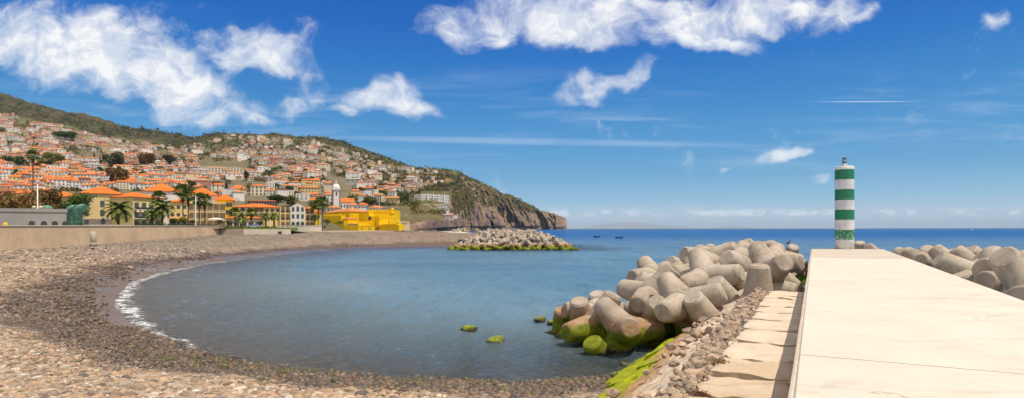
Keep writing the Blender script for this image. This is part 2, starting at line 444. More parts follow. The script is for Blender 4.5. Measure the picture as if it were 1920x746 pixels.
setin(nt, b, 'Roughness', mrange(nt, attr(nt, 'wet'), 0, 1, .85, .38)); setin(nt, b, 'Specular IOR Level', .4)
bump_(nt, b, noise_(nt, p, 45, 4), .35, .02)
M_PEB = m
def scatter(n, y0, y1, smin, smax, power=1.0):
    Y = y0*(y1/y0)**(rng.random(n)**power); X = rng.uniform(-.98, .35, n)*(Y+1)
    sd = shore_sd(X, Y); d = X*DY-Y*DX
    k = (sd > smin) & (sd < smax) & (d < -6.0)
    return X[k], Y[k]
X1, Y1 = scatter(105000, 9, 30, -.9, 30)
r1_ = np.clip(np.exp(rng.normal(math.log(.050), .48, len(X1))), .02, .17)
tag(pebbles('pebbles', X1[Y1 < 19], Y1[Y1 < 19], r1_[Y1 < 19], ICO2, M_PEB), kind='stuff', label='rounded beach cobbles near the waterline')
tag(pebbles('pebbles', X1[Y1 >= 19], Y1[Y1 >= 19], r1_[Y1 >= 19], ICO1, M_PEB), kind='stuff', label='rounded shingle on the middle of the beach')
X2, Y2 = scatter(120000, 30, 105, .5, 40)
r2_ = np.clip(np.exp(rng.normal(math.log(.062), .48, len(X2))), .03, .24)*np.interp(Y2, [30, 100], [1, 1.9])
keep = (film_k := np.random.default_rng(2).random(len(X2))) < np.interp(shore_sd(X2, Y2)/np.interp(Y2, [30, 50, 80, 110], [3, 5, 9, 9]), [.25, 1.0], [.02, 1.0])
X3, Y3 = scatter(30000, 100, 185, 3, 60)
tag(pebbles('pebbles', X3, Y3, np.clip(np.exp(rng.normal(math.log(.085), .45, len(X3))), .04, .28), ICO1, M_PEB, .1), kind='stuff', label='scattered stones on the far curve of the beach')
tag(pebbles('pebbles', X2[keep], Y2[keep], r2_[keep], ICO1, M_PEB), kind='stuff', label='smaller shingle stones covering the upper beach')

# ------------------------------------------------------------------ the sea
wr = np.concatenate([np.linspace(4, 12, 30)[:-1], HC*F/np.linspace(HC*F/12/1, 6.0, 560)])
wr = np.concatenate([wr, np.geomspace(wr[-1]*1.03, 90000, 110)])
wu = np.linspace(-1.15, 1.05, 1000)
U, YY = np.meshgrid(wu, wr); XX = U*(YY+6)
sdw = shore_sd(XX, YY)
dist = -sdw
depth = np.where(dist > 0, -beach_z(XX, YY, sdw), 0)
nz = fbm_arr(XX/3.5, YY/3.5, oct=4).reshape(XX.shape)
nz2 = fbm_arr(XX/1.1+5, YY/1.1, oct=3).reshape(XX.shape)
amp = np.interp(YY, [18, 22, 26, 32, 50, 80, 120, 165], [.02, .12, .38, .55, .50, .42, .34, .0])*(XX < -4)
fw = np.interp(YY, [20, 28, 36, 45, 60, 110], [.3, .5, .95, 1.1, 1.0, 1.4])
foam = np.clip(1.25-np.abs(dist-.35+nz*.5)/fw, 0, 1)*amp*np.clip(1.1+nz2*.9, .2, 1.3)
foam2 = np.clip(1-np.abs(dist-3.6+nz*1.3)/.55, 0, 1)*amp*np.clip(.15+nz2*1.4, 0, 1)*.8
foam = np.clip(np.maximum(foam, foam2), 0, 1)
turb = .9*np.clip(1.15-dist/30+.16*fbm_arr(XX/16+3, YY/22, oct=3).reshape(XX.shape), 0, 1)*np.clip((95-YY)/40, 0, 1)
# broken water against the foot of the far breakwater
nr, nc = XX.shape; idx = np.arange(nr*nc).reshape(nr, nc)
wq = np.stack([idx[:-1,:-1], idx[:-1,1:], idx[1:,1:], idx[1:,:-1]], -1).reshape(-1, 4)
keepq = (sdw.ravel()[wq] < 2.5).any(1)
m, nt, b = newmat('sea_water')
nt.nodes.remove(b); out = nt.nodes['Material Output']
p = pos_(nt)
def wave(scale, stretch, rot, detail, rough=.55):
    mp = N(nt, 'ShaderNodeMapping'); mp.inputs['Scale'].default_value = (1, stretch, 1); mp.inputs['Rotation'].default_value = (0, 0, R(rot)); nt.links.new(p, mp.inputs['Vector'])
    return noise_(nt, mp.outputs[0], scale, detail, rough, .3)
sp = N(nt, 'ShaderNodeSeparateXYZ'); nt.links.new(p, sp.inputs[0])
h = math_(nt, 'ADD', math_(nt, 'MULTIPLY', wave(.9, 2.0, 15, 4), .55), math_(nt, 'MULTIPLY', wave(3.0, 1.7, -20, 4, .62), .24))
h = math_(nt, 'ADD', h, math_(nt, 'MULTIPLY', wave(.11, 2.2, 8, 3), mrange(nt, sp.outputs[1], 120, 900, .2, 2.4)))
bp = N(nt, 'ShaderNodeBump'); bp.inputs['Strength'].default_value = 1.0; bp.inputs['Distance'].default_value = .8; nt.links.new(h, bp.inputs['Height'])
fr = N(nt, 'ShaderNodeFresnel', i_IOR=1.33); nt.links.new(bp.outputs[0], fr.inputs['Normal'])
gl = N(nt, 'ShaderNodeBsdfGlossy', i_Roughness=.07); gl.inputs['Color'].default_value = (.95, .97, 1, 1); nt.links.new(bp.outputs[0], gl.inputs['Normal'])
tr = N(nt, 'ShaderNodeBsdfTransparent'); tr.inputs['Color'].default_value = (.86, .91, .90, 1)
df = N(nt, 'ShaderNodeBsdfDiffuse')
far = mrange(nt, sp.outputs[1], 60, 420)
big = wave(.02, 2.5, 5, 3)
dc = mixc(nt, far, (.085, .185, .275), (.010, .095, .30))
dc = mixc(nt, mrange(nt, big, .4, .65, 0, .35), dc, (.015, .08, .19))
dc = mixc(nt, mrange(nt, attr(nt, 'turbid'), 0, 1), dc, (.165, .245, .285))
nt.links.new(dc, df.inputs['Color'])
op = mrange(nt, attr(nt, 'depth'), .02, 2.6, .06, .92, False)
mx = N(nt, 'ShaderNodeMixShader'); nt.links.new(op, mx.inputs[0]); L(nt, tr, 0, mx, 1); L(nt, df, 0, mx, 2)
frc = math_(nt, 'MINIMUM', math_(nt, 'MULTIPLY', fr.outputs[0], mrange(nt, sp.outputs[1], 40, 400, 1.1, .42)), .6)
mx2 = N(nt, 'ShaderNodeMixShader'); nt.links.new(frc, mx2.inputs[0]); L(nt, mx, 0, mx2, 1); L(nt, gl, 0, mx2, 2)
fo = N(nt, 'ShaderNodeBsdfDiffuse'); fo.inputs['Color'].default_value = (.82, .83, .84, 1)
fn = wave(3.4, 1.0, 0, 8, .72)
ff = math_(nt, 'ADD', attr(nt, 'foam'), math_(nt, 'MULTIPLY', math_(nt, 'SUBTRACT', fn, .52), 2.6))
ff = math_(nt, 'MULTIPLY', mrange(nt, ff, .28, .9), mrange(nt, attr(nt, 'foam'), .02, .25, 0, .85))
# a few small whitecaps far out
mx3 = N(nt, 'ShaderNodeMixShader'); nt.links.new(ff, mx3.inputs[0]); L(nt, mx2, 0, mx3, 1); L(nt, fo, 0, mx3, 2)
L(nt, mx3, 0, out, 0)
M_SEA = m
# wind ripples: many small crossing waves, left out where the grid is too coarse to carry them
WZ = np.zeros_like(XX); row = np.gradient(wr)[:, None]; colsp = (wu[1]-wu[0])*(YY+6)
g_ = np.random.default_rng(21)
for lam in np.geomspace(.34, 14, 64):
    th = R(200)+g_.normal(0, .62); kx_, ky_ = math.cos(th)*2*math.pi/lam, math.sin(th)*2*math.pi/lam
    need = np.maximum(np.abs(ky_)*row, np.abs(kx_)*colsp)/(2*math.pi)      # grid steps per wave
    fade = np.clip(2.2-need*5.0, 0, 1)
    A = .0078*lam**.80*np.clip(5/lam, 0, 1)
    WZ += fade*A*np.sin(kx_*XX+ky_*YY+g_.uniform(0, 6.28)+.9*nz)
WZ *= np.clip(depth/.35, .12, 1)*(.75+.5*np.clip(nzb := fbm_arr(XX/22, YY/30, oct=2).reshape(XX.shape), -1, 1))
sea = npmesh('sea', np.stack([XX, YY, WZ], -1).reshape(-1, 3), wq[keepq], M_SEA, True, {'depth': depth.ravel(), 'foam': foam.ravel(), 'turbid': turb.ravel()})
tag(sea, kind='structure')
sb = MB(); sb.box(-120000, 120000, 200, 120000, -9, -7); tag(sb.build('sea_floor', mat('sea_floor', (.03, .05, .07))), kind='structure')

# ------------------------------------------------------------------ the hills
def zz(Y, py): return zat(py, Y)
KC = {   # azimuth (photo column) : seven (distance, height) stations from the foot to the crest; ('p', row) = seen at that row
 -420: [(45,5.3),(200,7),(450,'p',362),(900,'p',300),(1600,'p',232),(2200,'p',175),(2800,'p',118)],
 0:   [(83,5.3),(215,6.5),(480,'p',368),(900,'p',310),(1600,'p',245),(2200,'p',207),(2800,'p',175)],
 50:  [(89,5.3),(220,6.5),(480,'p',370),(900,'p',311),(1600,'p',250),(2200,'p',216),(2800,'p',192)],
 100: [(96,5.3),(225,6.5),(480,'p',372),(900,'p',314),(1600,'p',255),(2200,'p',223),(2800,'p',199)],
 165: [(106,5.3),(228,6.5),(490,'p',374),(900,'p',320),(1600,'p',267),(2200,'p',240),(2800,'p',218)],
 235: [(118,5.3),(230,6.5),(495,'p',376),(900,'p',327),(1550,'p',281),(2150,'p',257),(2750,'p',240)],
 300: [(133,5.3),(232,6.5),(500,'p',378),(900,'p',332),(1500,'p',290),(2100,'p',265),(2700,'p',250)],
 350: [(144,5.3),(232,6.5),(500,'p',379),(900,'p',335),(1500,'p',297),(2100,'p',273),(2700,'p',258)],
 420: [(157,5.2),(235,6.5),(500,'p',382),(900,'p',338),(1500,'p',296),(2100,'p',268),(2700,'p',250)],
 545: [(169,4.6),(240,5.5),(500,'p',386),(900,'p',342),(1500,'p',297),(2100,'p',270),(2700,'p',254)],
 590: [(185,3.4),(262,5.2),(520,'p',388),(900,'p',345),(1500,'p',300),(2100,'p',272),(2700,'p',254)],
 640: [(270,3.0),(330,5.0),(540,'p',392),(900,'p',350),(1500,'p',310),(2100,'p',285),(2700,'p',267)],
 700: [(390,3.0),(420,5.5),(560,'p',398),(950,'p',358),(1500,'p',325),(2100,'p',305),(2700,'p',291)],
 760: [(430,1.0),(460,'p',421),(560,'p',400),(950,'p',368),(1500,'p',342),(2100,'p',324),(2700,'p',309)],
 800: [(580,-5),(610,'p',414),(720,'p',402),(980,'p',374),(1500,'p',350),(2100,'p',332),(2700,'p',316)],
 835: [(800,-5),(835,'p',413),(930,'p',400),(1080,'p',376),(1450,'p',353),(2050,'p',334),(2700,'p',319)],
 860: [(1050,-5),(1090,'p',412),(1180,'p',395),(1300,'p',373),(1560,'p',353),(2100,'p',337),(2700,'p',324)],
 885: [(1500,-5),(1560,'p',412),(1640,'p',392),(1760,'p',374),(1950,'p',358),(2250,'p',346),(2700,'p',336)],
 905: [(1900,-5),(1950,'p',414),(2030,'p',395),(2150,'p',378),(2300,'p',364),(2450,'p',354),(2700,'p',347)],
 940: [(2300,-5),(2350,'p',414),(2420,'p',400),(2500,'p',388),(2580,'p',377),(2670,'p',368),(2800,'p',361)],
 985: [(2800,-5),(2850,'p',416),(2920,'p',407),(2990,'p',399),(3060,'p',391),(3130,'p',384),(3220,'p',379)],
 1005:[(3000,-5),(3050,'p',417),(3110,'p',410),(3170,'p',404),(3230,'p',398),(3300,'p',394),(3380,'p',390)],
 1015:[(3150,-5),(3190,'p',417),(3240,'p',411),(3300,'p',406),(3350,'p',401),(3400,'p',397),(3470,'p',395)],
 1035:[(3400,-5),(3430,'p',419),(3470,'p',414),(3510,'p',409),(3560,'p',404),(3600,'p',401),(3650,'p',398)],
 1058:[(3800,-5),(3815,'p',422),(3835,'p',418),(3855,'p',415),(3880,'p',412),(3920,'p',409),(3980,'p',407)],
 1061.5:[(3830,-5),(3845,'p',424),(3865,'p',421),(3885,'p',418),(3905,'p',415),(3940,'p',412),(3990,'p',410)],
 1063:[(3860,-8),(3880,-8),(3900,-8),(3920,-8),(3940,-8),(3960,-8),(3990,-8)],
}
kx = np.array(sorted(KC))
KY = np.array([[e[0] for e in KC[x]] for x in kx]); KZ = np.array([[e[1] if len(e) == 2 else zz(e[0], e[2]) for e in KC[x]] for x in kx])
cols = np.unique(np.concatenate([np.arange(-420, 720, 2.0), np.arange(720, 1064, .9), [1063]]))
tt = np.concatenate([np.linspace(0, 1, 22)[:-1], 1+np.linspace(0, 1, 44)[:-1], 2+np.linspace(0, 1, 44)[:-1], 3+np.linspace(0, 1, 44)[:-1], 4+np.linspace(0, 1, 40)[:-1], 5+np.linspace(0, 1, 34)])
GY = np.zeros((len(cols), len(tt))); GZ = np.zeros_like(GY)
def pchip_rows(tt, K):
    # gently rounded interpolation through the stations
    n = K.shape[-1]; d = np.diff(K, axis=-1); mslope = np.zeros_like(K)
    mslope[..., 0] = d[..., 0]; mslope[..., -1] = d[..., -1]
    a, b_ = d[..., :-1], d[..., 1:]
    mslope[..., 1:-1] = np.where(a*b_ > 0, 2*a*b_/(a+b_+1e-9), 0)
    i = np.clip(tt.astype(int), 0, n-2); f = tt-i
    h00 = 2*f**3-3*f**2+1; h10 = f**3-2*f**2+f; h01 = -2*f**3+3*f**2; h11 = f**3-f**2
    return K[..., i]*h00+mslope[..., i]*h10+K[..., i+1]*h01+mslope[..., i+1]*h11
ky_c = np.stack([np.interp(cols, kx, KY[:, k]) for k in range(7)], 1)
kz_c = np.stack([np.interp(cols, kx, KZ[:, k]) for k in range(7)], 1)
GY = pchip_rows(tt, ky_c); GZ = pchip_rows(tt, kz_c)
UX = ((cols-CX)/F)[:, None]
GX = UX*GY
T2 = np.broadcast_to(tt[None], GY.shape); C2 = np.broadcast_to(cols[:, None], GY.shape)
inl = np.clip((T2-1.0)/.8, 0, 1)
nA = fbm_arr(GX/170, GY/170, oct=6).reshape(GY.shape)
nB = fbm_arr(GX/38+3, GY/38, oct=4).reshape(GY.shape)
GZ = GZ+inl*(nA*np.clip(GY/120, 2, 20)+nB*np.clip(GY/420, .6, 5))*np.clip((1080-C2)/160, .25, 1)
# cliffs and ravines towards the point
cl = np.clip((C2-770)/60, 0, 1)*np.clip((6.05-T2)/.8, 0, 1)*np.clip((1064-C2)/30, 0, 1)
rid = 1-np.abs(fbm_arr(GX/150+GY/900, GZ/420, GY/700, oct=5).reshape(GY.shape))*2.0
rid2 = 1-np.abs(fbm_arr(GX/46+7, GZ/110, GY/240, oct=4).reshape(GY.shape))*2.0
push = cl*(rid*150*np.clip(GY/2600, .22, 1.1)+rid2*48*np.clip(GY/2600, .3, 1.1))
push = push-np.where(T2 < .5, push*.6, 0)
scale_ = (GY-push)/GY
GY2 = GY-push; GX2 = UX*GY2; GZ2 = HC+(GZ-HC)*scale_
# back slope beyond the crest
BY = GY2[:, -1:]*np.array([[1.05, 1.3]]); BZ = GZ2[:, -1:]*np.array([[.96, .5]])-4
GYf = np.concatenate([GY2, BY], 1); GXf = UX*GYf; GZf = np.concatenate([GZ2, BZ], 1)
ncl, nrw = GYf.shape
idx = np.arange(ncl*nrw).reshape(ncl, nrw)
tq = np.stack([idx[:-1,:-1], idx[1:,:-1], idx[1:,1:], idx[:-1,1:]], -1).reshape(-1, 4)
town = np.clip(1.2-np.abs(T2-2.6)/2.6, 0, 1)*np.clip((800-C2)/120, 0, 1)
wood = np.clip((T2-np.interp(C2, [0, 200, 350, 420, 600, 800], [4.5, 4.6, 4.5, 5.5, 5.3, 5.6]))*1.6, 0, 1)
wood = np.concatenate([wood, wood[:, -1:], wood[:, -1:]], 1); town = np.concatenate([town, town[:, -1:], town[:, -1:]], 1)
m, nt, b = newmat('hillside')
p = pos_(nt)
ge = nt.nodes.new('ShaderNodeNewGeometry'); sn = N(nt, 'ShaderNodeSeparateXYZ'); nt.links.new(ge.outputs['True Normal'], sn.inputs[0])
steep = mrange(nt, sn.outputs[2], .80, .52)
nbig = noise_(nt, p, .006, 6, .6); nmid = noise_(nt, p, .028, 6, .65); nfin = noise_(nt, p, .12, 5, .7)
g = mixc(nt, mrange(nt, nmid, .38, .62), (.10, .105, .034), (.20, .155, .07))
g = mixc(nt, mrange(nt, nbig, .42, .62), g, (.13, .122, .045))
g = mixc(nt, mrange(nt, nfin, .56, .64), g, (.028, .038, .013))
mpz = N(nt, 'ShaderNodeMapping'); mpz.inputs['Scale'].default_value = (.25, .25, 2.2); nt.links.new(p, mpz.inputs['Vector'])
strata = noise_(nt, mpz.outputs[0], .03, 6, .65)
rk = mixc(nt, mrange(nt, strata, .38, .62), (.17, .11, .085), (.42, .28, .19))
rk = mixc(nt, mrange(nt, nmid, .5, .7), rk, (.24, .165, .11))
rk = mixc(nt, mrange(nt, nfin, .58, .72), rk, (.05, .045, .03))
rk = mixc(nt, mrange(nt, nbig, .45, .6, 0, .6), rk, (.23, .17, .165))
sf = math_(nt, 'ADD', steep, math_(nt, 'MULTIPLY', math_(nt, 'SUBTRACT', nmid, .5), 1.6), True)
colr = mixc(nt, sf, g, rk)
colr = mixc(nt, math_(nt, 'MULTIPLY', attr(nt, 'town'), mrange(nt, nfin, .42, .5, 0, .7)), colr, (.23, .19, .15))
wc = mixc(nt, mrange(nt, nmid, .4, .6), (.045, .045, .022), (.10, .08, .04))
colr = mixc(nt, mrange(nt, math_(nt, 'ADD', attr(nt, 'wood'), math_(nt, 'MULTIPLY', math_(nt, 'SUBTRACT', nmid, .5), .9)), .3, .6), colr, wc)
setin(nt, b, 'Base Color', colr); setin(nt, b, 'Roughness', .95); setin(nt, b, 'Specular IOR Level', .1)
bump_(nt, b, math_(nt, 'ADD', nfin, math_(nt, 'MULTIPLY', nmid, 2.5)), .9, 6)
M_HILL = m
hills = npmesh('hills', np.stack([GXf, GYf, GZf], -1).reshape(-1, 3), tq, M_HILL, True, {'town': town.ravel(), 'wood': wood.ravel()})
tag(hills, kind='structure')
def hz(px, Y):
    """height of the hillside at photo column px and distance Y"""
    i = int(np.clip(np.searchsorted(cols, px), 1, len(cols)-1)); f = (px-cols[i-1])/(cols[i]-cols[i-1])
    a = np.interp(Y, GY2[i-1], GZ2[i-1]); c = np.interp(Y, GY2[i], GZ2[i])
    return float(a*(1-f)+c*f)
def hzX(X, Y): return hz(CX+X/Y*F, Y)
# ------------------------------------------------------------------ near the eye: the pier
def PT(d, s, z=0.0):
    """pier frame (across, along) to world"""
    return Vector((d*DY+s*DX, -d*DX+s*DY, z))
def concrete(name, c1, c2, c3, scale=.6, bump=.35, stain=.5, cracks=0.0):
    m, nt, b = newmat(name); p = pos_(nt)
    col = mixc(nt, mrange(nt, noise_(nt, p, scale, 6, .6), .35, .65), c1, c2)
    mp = N(nt, 'ShaderNodeMapping'); mp.inputs['Rotation'].default_value = (0, 0, THETA); mp.inputs['Scale'].default_value = (.5, 5, 1); nt.links.new(p, mp.inputs['Vector'])
    col = mixc(nt, math_(nt, 'MULTIPLY', mrange(nt, noise_(nt, mp.outputs[0], .9, 6, .65), .52, .72), stain), col, c3)
    col = mixc(nt, math_(nt, 'MULTIPLY', mrange(nt, noise_(nt, p, 7, 5, .7), .58, .75), stain*.6), col, c3)
    if cracks:
        vk = N(nt, 'ShaderNodeTexVoronoi', feature='DISTANCE_TO_EDGE', i_Scale=.33); wv = N(nt, 'ShaderNodeTexNoise', i_Scale=1.6, i_Detail=6.0); nt.links.new(p, wv.inputs['Vector'])
        ad = N(nt, 'ShaderNodeVectorMath', operation='ADD'); nt.links.new(p, ad.inputs[0]); L(nt, wv, 'Color', ad, 1); nt.links.new(ad.outputs[0], vk.inputs['Vector'])
        ck = math_(nt, 'MULTIPLY', mrange(nt, vk.outputs['Distance'], .001, .006, 1, 0), mrange(nt, noise_(nt, p, .25, 3), .5, .58))
        col = mixc(nt, math_(nt, 'MULTIPLY', ck, cracks), col, (.16, .125, .09))
        col = mixc(nt, math_(nt, 'MULTIPLY', mrange(nt, noise_(nt, p, .5, 7, .72), .56, .70), .45), col, c3)
        col = mixc(nt, mrange(nt, noise_(nt, p, 11, 3, .6), .70, .76, 0, .55), col, (.20, .16, .12))
    setin(nt, b, 'Base Color', col); setin(nt, b, 'Roughness', .85); setin(nt, b, 'Specular IOR Level', .25)
    bump_(nt, b, math_(nt, 'ADD', noise_(nt, p, 18, 6, .65), math_(nt, 'MULTIPLY', noise_(nt, mp.outputs[0], 2.0, 4), .8)), bump, .03)
    return m
M_DECK = concrete('pier_deck_concrete', (.56, .51, .43), (.60, .555, .475), (.43, .37, .295), stain=.55, cracks=.45)
M_DECK2 = concrete('pier_deck_old_concrete', (.47, .41, .335), (.52, .46, .38), (.36, .30, .235), stain=.7, cracks=.5)
M_EDGE = concrete('pier_edge_concrete', (.52, .44, .34), (.60, .52, .42), (.34, .27, .20), scale=2, stain=.7)
PZ = 3.3
pier = thing('pier', 'broad pale concrete pier running out to the striped beacon', 'pier', (0, 0, 0), -THETA)
def pr(s): return 4.10+.0135*s
def pl(s): return -.19-.0022*s
cuts = [-4, 8.8, 21.5, 38.2, 55.6]
def dchunk(s0, s1, name, mt):
    mb = MB(); ns = max(3, int((s1-s0)/1.2)); g = .012
    ss = np.linspace(s0+g, s1-g, ns)
    ring = [[(pl(s)+.0, s, 2.2), (pl(s)+.0, s, PZ-.02), (pl(s)+.02, s, PZ), (pr(s)-.04, s, PZ), (pr(s), s, PZ-.04), (pr(s)+.02, s, 2.2)] for s in ss]
    vs = [v for r in ring for v in r]; fs = []
    for i in range(ns-1):
        for k in range(5):
            fs.append((i*6+k, i*6+k+1, (i+1)*6+k+1, (i+1)*6+k))
    fs += [(0, 1, 2, 3, 4, 5)[::1], tuple((ns-1)*6+k for k in (5, 4, 3, 2, 1, 0))]
    mb.add(vs, fs); return mb.build(name, mt, pier)
for i in range(4):
    dchunk(cuts[i], cuts[i+1], 'deck_slab', M_DECK2 if i == 3 else M_DECK)
def skirt(name, d0, d1, zt, zb, mt, s0=-4, s1=55.6):
    mb = MB(); ss = np.linspace(s0, s1, 40)
    vs = []; fs = []
    for i, s in enumerate(ss):
        w = fbm(s*.9, d0, 0, 3)*.012
        vs += [(pl(s)+d1+w*.3, s, zb), (pl(s)+d1+w, s, zt-.25), (pl(s)+d0+w, s, zt-.015), (pl(s)+d0+.03+w*.2, s, zt), (pl(s)-.003, s, zt), (pl(s)-.003, s, zb)]
    for i in range(len(ss)-1):
        for k in range(5): fs.append((i*6+k, i*6+k+1, (i+1)*6+k+1, (i+1)*6+k))
    n = len(ss)-1
    fs += [(5, 4, 3, 2, 1, 0), tuple(n*6+k for k in range(6))]
    mb.add(vs, fs); return mb.build(name, mt, pier)
skirt('edge_beam', -.055, -.075, PZ-.03, 1.0, M_EDGE)
mb = MB(); mb.box(-.1, 4.1, -4, 55.4, -2.5, 2.196); mb.build('pier_base', M_EDGE, pier)

# ------------------------------------------------------------------ the beacon
M_WHITE = mat('beacon_white_paint', (.74, .72, .72), (.62, .60, .60), 1.6, .55, .08, 14)
m, nt, b = newmat('beacon_green_paint'); p = pos_(nt); sp = N(nt, 'ShaderNodeSeparateXYZ'); nt.links.new(p, sp.inputs[0])
chip = math_(nt, 'ADD', noise_(nt, p, 7, 7, .72), mrange(nt, sp.outputs[2], 3.8, 6.6, .11, -.10, False))
grn = mixc(nt, noise_(nt, p, 2.5, 4), (.010, .17, .075), (.012, .215, .095))
setin(nt, b, 'Base Color', mixc(nt, mrange(nt, chip, .60, .63), grn, (.45, .52, .46))); setin(nt, b, 'Roughness', .5)
M_GREEN = m
M_DARK = mat('dark_metal', (.03, .032, .035), None, rough=.4, metal=.3)
M_GLASS = mat('lantern_lens', (.35, .42, .45), None, rough=.08, spec=.8)
M_GREY = mat('grey_metal', (.42, .42, .42), (.34, .33, .32), 3, .5)
Bp = at(1583.5, 467, 48.0)
bea = thing('beacon', 'green and white banded cylindrical beacon standing at the end of the pier', 'beacon', (Bp.x, Bp.y, PZ))
edges = [0, .76, 1.57, 2.38, 3.2, 3.98, 4.79, 5.59, 6.40, 6.66]
mb = MB(); rb = .705
prof = []; mi = []
for i in range(9):
    prof += [(rb, edges[i]+.0)]; mi.append(i % 2)
prof += [(rb, 6.63), (rb-.03, 6.66), (.3, 6.70)]
mb.lathe(prof, 64, mfun=lambda i: min(i, 8) % 2 if i < 9 else 0)
mb.build('column', [M_WHITE, M_GREEN], bea)
for z in (1.57, 3.2, 4.79, 6.4):
    pass
mb = MB(); mb.lathe([(.26, 6.68), (.27, 6.71), (.24, 6.80), (.15, 6.84), (.15, 6.95), (.10, 6.96)], 20); lm = mb.build('lantern_mount', M_GREY, bea)
mb = MB(); mb.lathe([(.10, 6.95), (.14, 6.97), (.14, 7.02), (.115, 7.04), (.115, 7.28), (.14, 7.30), (.14, 7.34), (.05, 7.40), (.02, 7.43)], 20, mfun=lambda i: 1 if i == 3 else 0)
ln = mb.build('lantern', [M_DARK, M_GLASS], bea)
mb = MB()
for k in range(4):
    a = k*math.pi/2+.4; mb.tube([(.165*math.cos(a), .165*math.sin(a), 6.95), (.165*math.cos(a), .165*math.sin(a), 7.36)], .012, 6)
for zc in (7.0, 7.36):
    mb.tube([(.165*math.cos(t), .165*math.sin(t), zc) for t in np.linspace(0, 2*math.pi, 17)], .012, 6, cap=False)
mb.build('lantern_guard', M_DARK, bea)

# ------------------------------------------------------------------ blocks beside the pier
def rough_slab(x0, x1, y0, y1, T, seed, wob=.05, notch=(), res=.09, hump=.03, rnd=.05, holes=0):
    """a rough cast block: a rounded, pitted top over ragged sides; local z = 0 at the top"""
    rr = random.Random(seed)
    nx = max(5, int((x1-x0)/res)); ny = max(5, int((y1-y0)/res))
    hl = [(rr.uniform(x0+.15, x1-.15), rr.uniform(y0+.3, y1-.3), rr.uniform(.16, .42), rr.uniform(.06, .11)) for _ in range(holes)]
    def edge_off(t, k):
        return fbm(t*1.3+seed*7.3, k*5.1, 0, 4)*wob
    vs = []; ids = {}
    for j in range(ny+1):
        for i in range(nx+1):
            u_, v_ = i/nx, j/ny
            x = x0+(x1-x0)*u_; y = y0+(y1-y0)*v_
            xo = edge_off(y, 1)*(1-u_)+edge_off(y, 2)*u_
            yo = edge_off(x*1.4, 3)*(1-v_)+edge_off(x*1.4, 4)*v_
            for (k, xc, w, dep) in notch:
                e = math.exp(-((x-xc)/w)**2)*dep
                if k == 0: yo += e*(1-v_)**2
                else: yo -= e*v_**2
            z = fbm(x*1.1, y*1.1, seed, 4)*hump+fbm(x*5, y*5, seed, 3)*hump*.3
            eb = min(i, nx-i, j, ny-j)
            z -= rnd*(1.0 if eb == 0 else (.25 if eb == 1 else 0))
            for hx, hy, a, c in hl:
                q = ((y-hy)/a)**2+((x-hx)/c)**2
                if q < 1: z -= .30*(1-q)**.6
            vs.append((x+xo, y+yo, z))
    fs = []
    W_ = nx+1
    for j in range(ny):
        for i in range(nx): fs.append((j*W_+i, j*W_+i+1, (j+1)*W_+i+1, (j+1)*W_+i))
    rim = [i for i in range(W_)]+[j*W_+nx for j in range(1, ny+1)]+[ny*W_+i for i in range(nx-1, -1, -1)]+[j*W_ for j in range(ny-1, 0, -1)]
    n0 = len(vs)
    cxm, cym = (x0+x1)/2, (y0+y1)/2
    for r_ in rim:
        x, y, z = vs[r_]
        k = .015*fbm(x*6, y*6, seed+4, 2)
        vs.append((x+k+(cxm-x)*.015, y+k+(cym-y)*.015, z-T*.55))
    for r_ in rim:
        x, y, z = vs[r_]; vs.append((x+(cxm-x)*.03, y+(cym-y)*.03, -T))
    m_ = len(rim)
    for k in range(m_):
        k2 = (k+1) % m_
        fs.append((rim[k2], rim[k], n0+k, n0+k2)); fs.append((n0+k2, n0+k, n0+m_+k, n0+m_+k2))
    fs.append(tuple(n0+m_+k for k in range(m_-1, -1, -1)))
    mb = MB(); mb.add(vs, fs, 0, True); return mb
def sharp(o, a=40):
    o.data.set_sharp_from_angle(angle=R(a)); return o
M_BLOCK = concrete('cast_block_concrete', (.49, .375, .255), (.56, .445, .32), (.30, .21, .13), scale=1.2, bump=.9, stain=.55)
M_BLOCK2 = concrete('pale_cast_block_concrete', (.54, .445, .335), (.60, .51, .40), (.36, .27, .185), scale=1.2, bump=.7, stain=.4)
bs = [5.0, 6.5, 7.9, 9.3, 10.7, 12.2, 14.0, 15.9, 17.5, 19.1, 20.7, 21.9, 23.0, 24.0, 24.9, 25.7]
nth = ['first', 'second', 'third', 'fourth', 'fifth', 'sixth', 'seventh', 'eighth', 'ninth', 'tenth', 'eleventh', 'twelfth', 'thirteenth', 'fourteenth', 'fifteenth', 'sixteenth']
nb = len(bs)-1
for i in range(nb):
    s0, s1 = bs[i], bs[i+1]; far_i = nb-1-i
    gap = .065 if s0 > 11 else .075
    xm = -1.0+random.uniform(-.15, .25)
    mb = rough_slab(-1.66+random.uniform(-.04, .05), -.36, s0+gap, s1-gap, .42, 30+i, wob=.05 if s0 > 10 else .11, notch=((0, xm, .17, .10), (1, xm+.05, .15, .06), (0, -1.62, .18, .12), (1, -1.62, .14, .07), (0, -.36, .12, .12)), res=.06, hump=.05, rnd=.03, holes=0)
    o = mb.build('concrete_block', M_BLOCK if i < 5 else M_BLOCK2)
    o.location = PT(0, 0, 2.5); o.rotation_euler = (0, 0, -THETA); sharp(o, 50)
    if i == 0: lab = 'rough cream concrete block nearest the eye beside the pier'
    elif far_i == 0: lab = 'narrow cream concrete block beside the pier, touching the tetrapods'
    else: lab = f'cream concrete block beside the pier, {nth[far_i]} in line from the tetrapods'
    tag(o, lab, 'concrete block', 'concrete blocks laid beside the pier')

